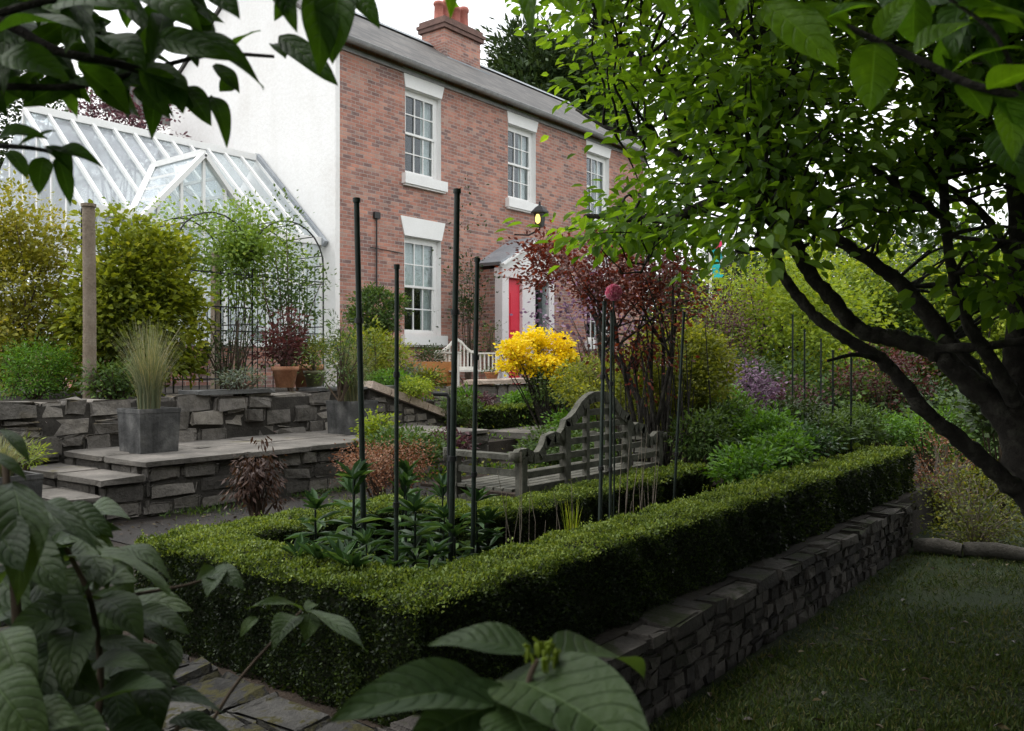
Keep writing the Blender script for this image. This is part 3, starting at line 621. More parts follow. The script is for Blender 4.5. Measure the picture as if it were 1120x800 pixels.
# ------------------------------------------------------------------ greenhouse against the white gable
gh = thing('greenhouse', 'white framed glass greenhouse with small front gable against the white wall', 'greenhouse', (8, 13, 1.24))
GU0, GU1, GE, GR, GB, ze, zr = 5.9, 10.12, 12.3, 14.2, 16.1, 3.78, 5.5; gs = (zr-ze)/(GR-GE)
gb = Buf()
def bar(p, q, w=.045, h=.05, **k): gb.beam(p, q, w, h, **k)
ex = lambda z: GE + (z-ze)/gs
nb = 12
for k_ in range(nb+1):
    u = GU0 + (GU1-GU0)*k_/nb
    bar((u, GE, ze+.03), (u, GR, zr+.03), .05, .06)
bar((GU0, GR, zr+.06), (GU1, GR, zr+.06), .1, .12); bar((GU0, GE-.02, ze), (GU1, GE-.02, ze), .1, .14); bar((GU0, GB, ze), (GU1, GB, ze), .1, .1)
gb.build('roof_frame', M_paint, gh)
gb = Buf()
for k_ in range(12):
    u = GU0 + (GU1-GU0)*k_/11; bar((u, GE, 1.9), (u, GE, ze), .05, .05, up=(0, 1, 0))
for k_ in range(9):
    v = GE + (GB-GE)*k_/8; zt = ze + gs*min(v-GE, GB-v); bar((GU0, v, 1.9), (GU0, v, zt), .05, .05, up=(0, 1, 0))
bar((GU0, GE, 3.0), (GU1, GE, 3.0), .05, .05); bar((GU0, GE, 1.9), (GU1, GE, 1.9), .14, .06); bar((GU0, GE, 1.9), (GU0, GB, 1.9), .14, .06); bar((GU0, GE, 3.0), (GU0, GB, 3.0), .05, .05)
gb.build('wall_frame', M_paint, gh)
gb = Buf(); gb.box((GU0-.05, GE-.05, 1.0), (GU1, GE+.06, 1.87)); gb.box((GU0-.05, GE+.06, 1.0), (GU0+.06, GB, 1.87)); gb.build('dwarf_wall', M_brick, gh)
gb = Buf(); gb.quad((GU0, GE, ze), (GU1, GE, ze), (GU1, GR, zr), (GU0, GR, zr)); gb.build('roof_glass', M_gglass, gh); gb = Buf(); gb.quad((GU0, GR, zr), (GU1, GR, zr), (GU1, GB, ze), (GU0, GB, ze)); gb.build('rear_glass', M_rglass, gh)
gb = Buf(); gb.quad((GU0, GE, 1.9), (GU1, GE, 1.9), (GU1, GE, ze), (GU0, GE, ze)); gb.quad((GU0, GE+.001, 1.9), (GU0, GB, 1.9), (GU0, GB, ze), (GU0, GE+.001, ze)); gb.add([(GU0, GE, ze), (GU0, GB, ze), (GU0, GR, zr)], [[0, 1, 2]]); gb.build('wall_glass', M_gglass, gh)
# cross gable
cv, ca, cf0, cf1, cz, cbz = 12.0, 7.6, 6.6, 8.6, 4.82, 3.72; vi = ex(cz)
gb = Buf(); bar((ca, cv, cz), (cf0, cv, cbz), .07, .14, up=(0, 1, 0)); bar((ca, cv, cz), (cf1, cv, cbz), .07, .14, up=(0, 1, 0)); bar((ca, cv, cz+.03), (ca, vi, cz+.03), .09, .09)
bar((ca, vi, cz), (cf0, GE, ze), .09, .1); bar((ca, vi, cz), (cf1, GE, ze), .09, .1)
for s_ in (.28, .5, .72):
    for cf in (cf0, cf1):
        e_ = np.array([ca+(cf-ca)*s_, cv, cz+(cbz-cz)*s_]); f_ = np.array([ca+(cf-ca)*s_, vi+(GE-vi)*s_, cz+(ze-cz)*s_]); bar(e_, f_, .035, .045)
for u in np.linspace(cf0+.25, cf1-.25, 5): bar((u, cv, 1.9), (u, cv, cz-abs(u-ca)*1.1-.06), .045, .045, up=(0, 1, 0))
bar((cf0+.1, cv, 3.7), (cf1-.1, cv, 3.7), .05, .06); bar((cf0+.1, cv, 1.93), (cf1-.1, cv, 1.93), .08, .06)
gb.build('front_gable', M_paint, gh)
gb = Buf(); gb.add([(cf0, cv+.02, cbz), (cf1, cv+.02, cbz), (ca, cv+.02, cz)], [[0, 1, 2]]); gb.quad((cf0+.1, cv+.02, 1.9), (cf1-.1, cv+.02, 1.9), (cf1-.1, cv+.02, 3.7), (cf0+.1, cv+.02, 3.7))
gb.add([(ca, cv, cz), (cf0, cv, cbz), (cf0, GE, ze), (ca, vi, cz)], [[0, 1, 2, 3]]); gb.add([(ca, cv, cz), (cf1, cv, cbz), (cf1, GE, ze), (ca, vi, cz)], [[0, 3, 2, 1]]); gb.build('gable_glass', M_gglass, gh)
gb = Buf(); gb.beam((GU1+.03, GE-.12, ze-.05), (GU1+.03, GR+.02, zr+.1), .09, .12); gb.build('verge_flashing', M_lead, gh)
# ------------------------------------------------------------------ clipped box hedges
def hedge(name, label, boxes, seed, size, dens, group=None):
    rng = np.random.default_rng(seed); lo = np.min([b[0] for b in boxes], 0)
    t = thing(name, label, 'hedge', lo, group)
    cb = Buf(); lb = Buf()
    for (a, c) in boxes:
        a = np.array(a, float); c = np.array(c, float); cb.box(a + (.035, .035, 0), c - .035)
        for ax in range(3):
            for s in (0, 1):
                if ax == 2 and s == 0: continue
                o = [k for k in range(3) if k != ax]; area = (c - a)[o[0]] * (c - a)[o[1]]
                n = int(area * dens)
                p = np.zeros((n, 3)); p[:, o[0]] = a[o[0]] + rng.uniform(size=n) * (c - a)[o[0]]; p[:, o[1]] = a[o[1]] + rng.uniform(size=n) * (c - a)[o[1]]
                nr = np.zeros(3); nr[ax] = 1 if s else -1
                # round the shoulders and let the clipped face wander a little
                edge = np.minimum((p - a), (c - p)); edge[:, ax] = 9; ed = np.clip(edge.min(1), 0, .05) / .05
                wob = .016 * np.sin(p[:, 0] * 7 + ax) * np.sin(p[:, 1] * 8.3 + 2) + .012 * np.sin(p[:, 0] * 19 + p[:, 2] * 23) + .010 * np.sin(p[:, 1] * 29 + p[:, 0] * 13)
                p[:, ax] = (c[ax] if s else a[ax]) + (1 if s else -1) * (wob - (1 - ed) ** 2 * .022 - rng.exponential(.009 if ax == 2 else .016, n) + (rng.uniform(size=n) < .012) * rng.uniform(0, .03, n))
                inside = np.zeros(n, bool)
                for (a2, c2) in boxes:
                    a2 = np.array(a2) + .02; c2 = np.array(c2) - .02; inside |= ((p > a2) & (p < c2)).all(1) & ~((a2 - .02 == a).all() and (c2 + .02 == c).all())
                p = p[~inside]; n = len(p)
                if not n: continue
                nn = unit(nr + rng.normal(size=(n, 3)) * (.38 if ax == 2 else .6)); axs = unit(rng.normal(size=(n, 3)) + nr * .6 + np.array([0, 0, .5]))
                sz = size * rng.uniform(.65, 1.35, n)
                cl = .5 + .5 * np.sin(p[:, 0] * 3.1 + 1) * np.sin(p[:, 1] * 2.7 + p[:, 2] * 5)
                leaves(lb, p, axs, nn, sz, sz * .62, np.clip(.2 * cl + .55 * rng.uniform(size=n) + (.42 if ax == 2 else -.3) + .4 * np.clip((p[:, 2] - c[2] + .05) / .05, 0, 1) * (ax != 2), 0, 1))  # top paler as fresh growth; sides darkened further, painting shade into the leaf colour
    for (a, c) in boxes:
        a = np.array(a, float); c = np.array(c, float); m = int((c - a)[0] * (c - a)[1] * 90)
        for k_ in range(m):
            q = np.array([rng.uniform(a[0], c[0]), rng.uniform(a[1], c[1]), c[2] - .01]); hh = rng.uniform(.02, .07); k2 = 7; dr_ = unit(np.array([rng.normal() * .35, rng.normal() * .35, 1.]))
            pp = q + dr_ * np.linspace(0, hh, k2)[:, None]; leaves(lb, pp, unit(rng.normal(size=(k2, 3)) + (0, 0, .6)), rv(k2, rng), size * .95, size * .55, np.clip(rng.uniform(.5, 1.1, k2), 0, 1))
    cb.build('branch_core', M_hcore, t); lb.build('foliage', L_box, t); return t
M_hcore = plain('hedge_core', [(.012, .016, .006), (.022, .028, .01)], 1, ns=20)
hz0, hz1 = .26, .765
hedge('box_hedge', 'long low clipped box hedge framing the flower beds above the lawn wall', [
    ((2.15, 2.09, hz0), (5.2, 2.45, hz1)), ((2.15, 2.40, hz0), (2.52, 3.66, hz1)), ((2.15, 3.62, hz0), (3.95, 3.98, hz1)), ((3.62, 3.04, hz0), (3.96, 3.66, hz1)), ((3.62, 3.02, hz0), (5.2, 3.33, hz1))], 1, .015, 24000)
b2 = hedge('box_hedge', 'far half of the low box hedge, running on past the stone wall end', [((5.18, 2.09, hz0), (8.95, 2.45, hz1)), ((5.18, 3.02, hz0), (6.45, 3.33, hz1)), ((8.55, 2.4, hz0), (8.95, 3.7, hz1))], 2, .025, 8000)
h1 = [o for o in bpy.data.objects if o.name.startswith('box_hedge')]
main = [o for o in h1 if o.name == 'box_hedge'][0]
# the two halves are one hedge: fold the second half's meshes into the first
for nm in ('foliage', 'branch_core'):
    a_ = [o for o in main.children if o.name.startswith(nm)][0]; b_ = [o for o in b2.children if o.name.startswith(nm)][0]
    off = WL[b2.name] - WL[main.name]; b_.data.transform(__import__('mathutils').Matrix.Translation(off))
    import bmesh
    bm = bmesh.new(); bm.from_mesh(a_.data); bm.from_mesh(b_.data); bm.to_mesh(a_.data); bm.free(); bpy.data.objects.remove(b_)
bpy.data.objects.remove(b2)
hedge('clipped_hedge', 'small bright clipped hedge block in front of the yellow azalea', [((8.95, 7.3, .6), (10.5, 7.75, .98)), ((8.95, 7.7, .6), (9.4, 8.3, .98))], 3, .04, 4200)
tr = shrub('round_shrub', 'small rounded lime green bush behind the little clipped hedge', 'shrub', 571, 427, 452, 12.6, .45, L_bright, M_twig, 71, cr=.12, L=.045, W=.03, per=30, base_z=.62)

# ------------------------------------------------------------------ grass on the lawn
rng = np.random.default_rng(8)
n = 150000; x = rng.uniform(560, 1250, n); d = 1 / rng.uniform(1/10.5, 1/3.0, n); q = np.array(P(x, 0, d)).T; q[:, 2] = 0
q = q[(q[:, 1] < 1.86)]; n = len(q)
patch = np.sin(q[:, 0] * 2.1) * np.sin(q[:, 1] * 3.3 + 1) + np.sin(q[:, 0] * 5.7 + q[:, 1] * 4.1)
q = q[patch + rng.uniform(-1, 1.5, n) > -.7]; n = len(q)
q[:, 2] = -.021
gb = Buf(); ax = unit(rng.normal(size=(n, 3)) * .7 + np.array([0, 0, .6])); leaves(gb, q, ax, rv(n, rng), .042 * rng.uniform(.5, 1.3, n), .0065, rng.uniform(size=n)); tag(gb.build('lawn_grass', L_grass), 'thin shaded grass growing over the lawn', 'grass', kind='stuff')
L_dry = leafmat('dry_leaf', (.03, .022, .014), (.07, .05, .03), (.15, .12, .06), .1)
n = 110; x = rng.uniform(620, 1200, n); d = 1 / rng.uniform(1/9, 1/3.2, n); q = np.array(P(x, 0, d)).T; q[:, 2] = .012; q = q[q[:, 1] < 1.84]; n = len(q)
gb = Buf(); leaves(gb, q, unit(rng.normal(size=(n, 3)) * (1, 1, .12)), unit(np.array([0, 0, 1]) + rng.normal(size=(n, 3)) * .25), .05, .028, rng.uniform(size=n), True); tag(gb.build('fallen_leaves', L_dry), 'scattered dry leaves lying on the lawn', 'leaves', kind='stuff')

# ------------------------------------------------------------------ garden bench, weathered
gz = .37; by = 3.47
bn = thing('garden_bench', 'weathered grey wooden bench with high arched back facing the house', 'bench', (5.47, 3.7, gz))
prof = [(4.46, 1.004), (4.5, 1.03), (4.58, 1.035), (4.66, 1.0), (4.71, 1.0), (4.755, 1.04), (4.79, 1.104), (4.9, 1.125), (4.96, 1.109), (5.0, 1.14), (5.03, 1.20), (5.09, 1.215), (5.15, 1.25), (5.23, 1.32), (5.32, 1.366), (5.40, 1.386)]
prof = prof + [(10.95 - a, z) for a, z in prof[::-1]]
tb = Buf()
for (a, c) in zip(prof, prof[1:]):
    if abs(a[0] - c[0]) + abs(a[1] - c[1]) < .005: continue
    n_ = np.array([-(c[1]-a[1]), c[0]-a[0]]); n_ = n_/np.linalg.norm(n_)*.075
    tb.prism([(a[0], by-.022, a[1]), (c[0], by-.022, c[1]), (c[0]-n_[0]*.9, by-.022, c[1]-n_[1]), (a[0]-n_[0]*.9, by-.022, a[1]-n_[1])], (0, .048, 0))
for xx in (4.475, 6.475): tb.lathe([(.0, -.03), (.045, -.03), (.045, .03), (0, .03)], (xx, by, .985), 14)
tb.build('top_rail', M_wood, bn)
px_ = np.array([p[0] for p in prof]); pz_ = np.array([p[1] for p in prof])
rl = Buf()
for z in (1.235, 1.14, 1.04, .945, .85, .755):
    ok = px_[(pz_ - .05) > z]; a, c = (ok.min()+.01, ok.max()-.01) if z > .95 else (4.55, 6.4)
    rl.box((a, by-.012, z-.022), (c, by+.012, z+.022))
rl.build('back_rails', M_wood, bn)
for xx, zt, dn in ((4.54, .98, gz), (5.05, 1.15, .7), (5.9, 1.15, .7), (6.41, .98, gz)):
    pb = Buf(); pb.box((xx-.028, by-.03, dn), (xx+.028, by+.03, zt)); pb.build('back_post' if dn > .5 else 'leg', M_wood, bn)
for xx in (5.32, 5.63):
    pb = Buf(); pb.box((xx-.018, by-.02, .72), (xx+.018, by+.0215, 1.32)); pb.build('back_post', M_wood, bn)
for xx in (4.54, 6.41):
    pb = Buf(); pb.box((xx-.027, 4.02, gz), (xx+.027, 4.08, .95)); pb.build('leg', M_wood, bn)
    ar = Buf(); ar.box((xx-.045, by+.03, .955), (xx+.045, 4.12, .99)); ar.lathe([(0, -.045), (.04, -.045), (.04, .045), (0, .045)], (xx, 4.12, .955), 10)
    for z in (.865, .66): ar.box((xx-.012, by+.03, z-.022), (xx+.012, 4.02, z+.022))
    ar.box((xx-.012, by+.03, .50), (xx+.012, 4.02, .54)); ar.build('arm', M_wood, bn)
st_ = Buf()
for k_ in range(7): st_.box((4.5, by+.05+k_*.082, .755-.012), (6.45, by+.118+k_*.082, .775-.012))
st_.build('seat', M_wood, bn)
st_ = Buf(); st_.box((4.57, 4.03, .68), (6.38, 4.06, .742)); st_.box((4.57, by+.035, .68), (6.38, by+.05, .742)); st_.box((4.57, 4.035, .5), (6.38, 4.055, .54)); st_.build('apron', M_wood, bn)

# white bench by the house: gothic hooped back, slatted arms
wz = 1.02; wv = 10.5
wbn = thing('white_bench', 'small white painted bench with peaked slatted back on the terrace by the house', 'bench', (11.8, 10.5, wz))
bp = [(11.22, 1.8), (11.3, 1.83), (11.42, 1.83), (11.55, 1.9), (11.68, 2.0), (11.8, 2.05), (11.92, 2.0), (12.05, 1.9), (12.18, 1.83), (12.3, 1.83), (12.38, 1.8)]
tb = Buf()
for (a, c) in zip(bp, bp[1:]): tb.prism([(a[0], wv-.02, a[1]-.05), (c[0], wv-.02, c[1]-.05), (c[0], wv-.02, c[1]), (a[0], wv-.02, a[1])], (0, .04, 0))
tb.build('top_rail', M_benchwhite, wbn)
tb = Buf()
for k_ in range(11):
    u = 11.3 + k_*.1; zt = np.interp(u, [p[0] for p in bp], [p[1] for p in bp]) - .04; tb.box((u-.012, wv-.01, 1.5), (u+.012, wv+.01, zt))
tb.box((11.25, wv-.015, 1.47), (12.35, wv+.015, 1.53)); tb.build('back_slats', M_benchwhite, wbn)
tb = Buf(); tb.box((11.22, wv-.52, 1.44), (12.38, wv+.02, 1.468)); tb.build('seat', M_benchwhite, wbn)
for u in (11.25, 12.35):
    for v in (wv, wv-.5):
        tb = Buf(); tb.box((u-.027, v-.027, wz), (u+.027, v+.027, 1.8 if v == wv else 1.76)); tb.build('leg', M_benchwhite, wbn)
    tb = Buf(); tb.box((u-.035, wv-.54, 1.762), (u+.035, wv-.03, 1.79)); 
    for k_ in range(4): tb.box((u-.01, wv-.11-k_*.1, 1.47), (u+.01, wv-.085-k_*.1, 1.762))
    tb.build('arm', M_benchwhite, wbn)

# ------------------------------------------------------------------ iron stakes
def stake(p, q, r, label, group, hook=False):
    t = thing('plant_stake', label, 'stake', p, group); b = Buf()
    pts = [p, (np.array(p)*.5 + np.array(q)*.5) + (.004, .003, 0), q]; r *= .86; b.tube(pts, r, 8); b.build('rod', M_iron, t)
    b = Buf(); qq = np.array(q, float); b.tube([qq - (0, 0, .002), qq + (0, 0, .018)], r*1.35, 8); b.build('end_cap', M_iron, t)
    for zz in (.38, .72):
        b = Buf(); m_ = np.array(p) + (np.array(q) - np.array(p)) * zz; b.tube([m_ - (0, 0, .012), m_ + (0, 0, .012)], r * 1.5, 8); b.build('tie_collar', M_black, t)
GS = 'dark iron plant stakes in the near bed'
def SP(x, v, z): p = PV(x, v); return np.array([p[0], v, z])
stake(SP(400, 3.0, .38), P(390, 221, 4.0), .0155, 'dark green iron stake in front of the brick house corner', GS)
stake(SP(433, 2.62, .38), P(434, 294, 3.72), .011, 'shorter slim iron stake between the two tallest stakes', GS)
stake(SP(492, 2.72, .38), P(500, 211, 4.1), .0165, 'tallest dark iron stake, just left of the wooden bench arm', GS)
stake(SP(516, 2.85, .38), P(522, 286, 4.35), .0135, 'iron stake with greenish joint rising before the white bench', GS)
stake(SP(655, 2.66, .38), P(661, 333, 5.3), .014, 'stake standing under the round pink bloom', 'dark stakes before the bench back')
stake(SP(667, 2.7, .38), P(669, 345, 5.4), .011, 'thin stake just right of the one under the pink bloom', 'dark stakes before the bench back')
stake(SP(735, 2.8, .38), P(748, 344, 6.0), .012, 'stake right of the acer stems, above the hedge end', 'dark stakes before the bench back')
for i_, (xx, yt, dd, lb) in enumerate(((867, 346, 9.6, 'first'), (880, 362, 9.2, 'second'), (911, 385, 8.6, 'third'), (931, 390, 8.3, 'fourth'), (898, 372, 10, 'fine central'))):
    q = P(xx, yt, dd); stake((q[0], q[1], .38), q, .012, '%s thin stake in the far bed, counted from the purple bush' % lb if i_ < 4 else 'slimmest stake in the far bed, behind the others', 'thin stakes in the far bed')
hk = thing('iron_hook', 'hooked black iron crook rod beside the tallest stake', 'hook', SP(491, 3.0, .38)); b = Buf(); q = P(491, 436, 4.5)
b.tube([SP(491, 3.0, .38), q - (0, 0, .12), q, P(489, 432, 4.5), P(474, 431, 4.5)], .011, 7); b.build('rod', M_black, hk)
# timber post
tp = thing('timber_post', 'tall round weathered timber post among the golden shrubs', 'post', SP(98, 8.45, 1.24)); b = Buf(); p = SP(98, 8.45, 1.2)
b.tube([p, (p[0], p[1], 2.2), (p[0]-.01, p[1], 3.12)], [.062, .06, .058], 12); b.build('shaft', M_post, tp)
b = Buf(); b.tube([(p[0]-.01, p[1], 3.12), (p[0]-.01, p[1], 3.15)], .07, 12); b.build('post_cap', M_post, tp)

# ------------------------------------------------------------------ rose arbour of black hoops
ab = thing('metal_arbour', 'black wrought iron rose arbour of round hoops before the greenhouse', 'arbour', (6.8, 9.6, 1.24))
def hoop(u0, u1, v, zb, zs, zt, r=.011):
    b = Buf(); pts = [(u0, v, zb), (u0, v, zs)] + [((u0+u1)/2 - (u1-u0)/2*math.cos(a), v, zs + (zt-zs)*math.sin(a)) for a in np.linspace(.2, math.pi-.2, 11)] + [(u1, v, zs), (u1, v, zb)]
    b.tube(pts, r, 6); b.build('hoop', M_black, ab)
for v in (9.5, 10.2):
    hoop(6.72, 7.88, v, 1.24, 2.95, 3.5); hoop(5.62, 6.72, v, 1.24, 2.9, 3.46)
b = Buf()
for (u, n_) in ((5.62, 1), (6.72, 1), (7.88, 1)):
    for z in (1.5, 2.1, 2.7, 2.95): b.tube([(u, 9.5, z), (u, 10.2, z)], .009, 5)
    for vv in (9.68, 9.85, 10.02): b.tube([(u, vv, 1.24), (u, vv, 2.95)], .007, 5)
for a in np.linspace(.25, math.pi-.25, 6):
    for (c_, zs, zt, hw) in ((7.3, 2.95, 3.5, .58), (6.17, 2.9, 3.46, .55)): b.tube([(c_-hw*math.cos(a), 9.5, zs+(zt-zs)*math.sin(a)), (c_-hw*math.cos(a), 10.2, zs+(zt-zs)*math.sin(a))], .008, 5)
for u in np.arange(5.74, 6.7, .11): b.tube([(u, 9.5, 1.24), (u, 9.5, 2.3)], .007, 5)
for z in (1.4, 2.0, 2.3, 2.72): b.tube([(5.62, 9.5, z), (6.72, 9.5, z)], .010, 5)
for z in (2.0, 2.72): b.tube([(6.72, 9.5, z), (7.88, 9.5, z)], .009, 5)
for u in np.arange(7.3, 7.85, .13): b.tube([(u, 10.2, 1.24), (u, 10.2, 2.9)], .007, 5)
b.build('lattice_bars', M_black, ab)

# ------------------------------------------------------------------ pots and planters
def square_planter(p, label, s=.19, h=.38, grass=True, seed=0, gh_=.75):
    t = thing('square_planter', label, 'planter', p, 'square grey planters'); x, y, z = p
    b = Buf(); b.prism([(x-s*.93, y-s*.93, z), (x+s*.93, y-s*.93, z), (x+s*.93, y+s*.93, z), (x-s*.93, y+s*.93, z)], (0, 0, .002))
    V = [(x+a*s*f, y+c*s*f, z+zz) for (f, zz) in ((.92, .0), (1, h), (.84, h), (.82, h-.06)) for (a, c) in ((-1,-1),(1,-1),(1,1),(-1,1))]
    Fc = [[4*k+j, 4*k+(j+1) % 4, 4*k+4+(j+1) % 4, 4*k+4+j] for k in range(3) for j in range(4)]
    b.add(V, Fc); b.box((x-s*1.01, y-s*1.01, z+h-.035), (x+s*1.01, y-s*.985, z+h+.001)); b.box((x-s*1.012, y-s*.98, z+h-.035), (x-s*.985, y+s, z+h+.001)); b.build('tub', M_planter, t)
    b = Buf(); b.box((x-s*.83, y-s*.83, z+h-.12), (x+s*.83, y+s*.83, z+h-.04)); b.build('soil_fill', M_soil, t)
    if grass:
        rg = np.random.default_rng(seed); b = Buf(); blades(b, rg, (x, y, z+h-.05), 520, gh_, .34, .007, r=.09); b.build('grass_tuft', L_blade, t)
q = PV(163, 7.2); square_planter((q[0], 7.2, .822), 'square grey planter of pale tall grass on the platform corner', seed=1, gh_=.8)
q = PV(385, 7.3); square_planter((q[0], 7.3, .822), 'square grey planter with spiky grass at the platform far end', .2, .36, seed=2, gh_=.7)
square_planter((2.55, 6.55, .37), 'square planter behind the dark leaves at the foot of the steps', .21, .45, seed=3, gh_=.35)
def round_pot(p, r, h, m, label, name='plant_pot', plant=None, seed=0, group='round pots on the terrace'):
    t = thing(name, label, 'plant pot', p, group); b = Buf()
    b.lathe([(0, 0), (r*.68, 0), (r*.93, h*.8), (r*1.03, h*.8), (r*1.05, h), (r*.93, h), (r*.9, h*.85), (0, h*.85)], p, 22); b.build('pot', m, t)
    if plant:
        lm, ph, pw, L, W, k = plant; rg = np.random.default_rng(seed); c = np.array(p) + (0, 0, h + ph*.5); cs = clumps(rg, c, (pw/2, pw/2, ph/2), k, .3, .3); b = Buf(); foliage(b, rg, cs, c - (0, 0, ph*.3), 26, .12, L, W, True); b.build('foliage', lm, t)
        b = Buf(); branchy(b, rg, np.array(p) + (0, 0, h*.8), cs[:9], .012); b.build('stem', M_twig, t)
q = PV(313, 8.12); round_pot((q[0], 8.14, 1.318), .15, .24, M_terra, 'terracotta pot with dark bronze shrub on the rubble wall', plant=(L_red, .62, .62, .05, .028, 46), seed=5)
q = PV(345, 8.1); round_pot((q[0], 8.12, 1.318), .125, .19, M_glaze, 'olive glazed pot right of the terracotta pot on the wall', plant=(L_olive, .4, .5, .05, .02, 20), seed=6)
round_pot((7.2, 9.0, 1.24), .2, .34, M_terra, 'larger shaded terracotta pot standing behind the wall top pots', plant=(L_dark, .5, .7, .05, .03, 30), seed=7)
q = PV(456, 10.4); b_ = None
t = thing('window_trough', 'orange clay trough of dark plants under the ground floor window', 'planter', (q[0]+.1, 10.4, 1.02)); b = Buf(); x_ = q[0]
b.prism([(x_-.1, 10.2, 1.25), (x_+.75, 10.2, 1.25), (x_+.8, 10.16, 1.62), (x_-.15, 10.16, 1.62)], (0, .35, 0)); b.build('tub', M_orange, t)
b = Buf(); b.box((x_-.05, 10.25, 1.02), (x_+.05, 10.45, 1.25)); b.build('foot', M_orange, t); b = Buf(); b.box((x_+.6, 10.25, 1.02), (x_+.7, 10.45, 1.25)); b.build('foot', M_orange, t)
rg = np.random.default_rng(9); cs = clumps(rg, (x_+.35, 10.35, 1.75), (.55, .25, .16), 34, .3); b = Buf(); foliage(b, rg, cs, (x_+.35, 10.35, 1.6), 26, .12, .05, .025); b.build('foliage', L_dark, t)
round_pot((*SP(509, 8.4, 0)[:2], .62), .16, .26, M_terra, 'terracotta pot of bright strappy leaves below the low wall', plant=(L_bright, .35, .3, .12, .02, 14), seed=8, group='pots below the bench wall')
round_pot((*SP(538, 8.85, 0)[:2], 1.342), .12, .11, M_terra, 'shallow terracotta bowl on the low wall slab', plant=(L_mid, .06, .2, .03, .02, 5), seed=12, group='pots below the bench wall')
round_pot((*SP(578, 8.88, 0)[:2], 1.342), .14, .2, M_terra, 'pot of small red flowers half hidden by the yellow azalea', plant=(L_red2, .12, .2, .03, .025, 6), seed=13, group='pots below the bench wall')

# ------------------------------------------------------------------ shrubs and flowers of the garden
S = shrub
S('golden_shrub', 'large golden green variegated shrub covering the greenhouse corner', 'shrub', 150, 232, 436, 9.6, 1.5, L_gg, M_twig, 20, n=420, per=34, L=.08, W=.05, cr=.2, six=True, base_z=1.24, depth=1.0)
S('golden_tree', 'loose yellow leaved small tree at the far left edge', 'tree', 14, 192, 432, 9.4, 1.35, L_gold, M_twig, 21, n=420, per=34, L=.06, W=.034, cr=.2, base_z=1.24, depth=.9, lump=.4)
S('bright_shrub', 'low bright green feathery shrub on the rubble wall at left', 'shrub', 38, 372, 437, 8.6, .78, L_bright, M_twig, 22, n=150, per=40, L=.035, W=.012, cr=.13, base_z=1.24, depth=.6)
S('dark_shrub', 'dark green shrub in shade behind the timber post', 'shrub', 60, 300, 436, 10.2, 1.5, L_mid, M_twig, 23, n=200, per=30, L=.05, W=.025, cr=.18, base_z=1.24, depth=.8)
S('leafy_plant', 'dark leafy plant at the foot of the timber post', 'plant', 128, 395, 435, 8.5, .55, L_mid, M_twig, 24, n=50, per=26, L=.06, W=.025, cr=.12, base_z=1.24, depth=.4)
S('wall_plant', 'blue green tuft spilling on the wall between planter and pots', 'plant', 262, 405, 426, 9.2, .5, L_grey, M_twig, 25, n=26, per=30, L=.05, W=.012, cr=.1, base_z=1.24, depth=.3)
S('climbing_rose', 'light green climbing rose over the black iron arbour', 'climber', 258, 212, 330, 11.2, 1.9, L_light, M_twig, 26, n=250, per=30, L=.06, W=.038, cr=.22, base_z=1.24, depth=.9, lump=.7, stems=3, shell=.1, sr=.009)
S('climbing_rose', 'green climber trailing down the right foot of the arbour', 'climber', 318, 235, 400, 11.0, .9, L_mid, M_twig, 27, n=90, per=24, L=.055, W=.032, cr=.2, base_z=1.24, depth=.6, lump=.7, stems=3, shell=.2)
S('arbour_shrub', 'dark twiggy shrub at the base of the arbour', 'shrub', 250, 340, 425, 10.0, 1.1, L_dark, M_twig, 28, n=50, per=20, L=.045, W=.022, cr=.2, base_z=1.24, depth=.5, shell=.2, lump=.6)
S('pot_shrub', 'pale green spiky shrub beside the glazed pot', 'shrub', 372, 345, 425, 9.3, .6, L_mid, M_twig, 29, n=60, per=22, L=.06, W=.014, cr=.16, base_z=1.24, depth=.5, lump=.5)
S('topiary_ball', 'upper rounded clipped bush against the brick by the window', 'shrub', 412, 316, 366, 13.2, .8, L_mid, M_twig, 30, n=150, per=40, L=.055, W=.03, cr=.13, base_z=1.24, lump=.1, shell=.75)
S('bronze_shrub', 'rounded bronze topped green shrub below the clipped bush', 'shrub', 405, 356, 420, 12.2, 1.05, L_gg, M_twig, 31, n=150, per=34, L=.055, W=.03, cr=.16, base_z=1.02)
S('wall_climber', 'sparse dark climber on the brick between window and porch', 'climber', 512, 262, 405, 17.6, 1.1, L_con, M_twig, 32, n=70, per=18, L=.07, W=.04, cr=.3, base_z=1.02, depth=.4, lump=.9, shell=.1)
S('wall_climber', 'thin grey green climber beside the porch pillar', 'climber', 533, 345, 400, 17.0, .4, L_mid, M_twig, 33, n=14, per=18, L=.06, W=.03, cr=.2, base_z=1.02, depth=.3, lump=.6, shell=.2)
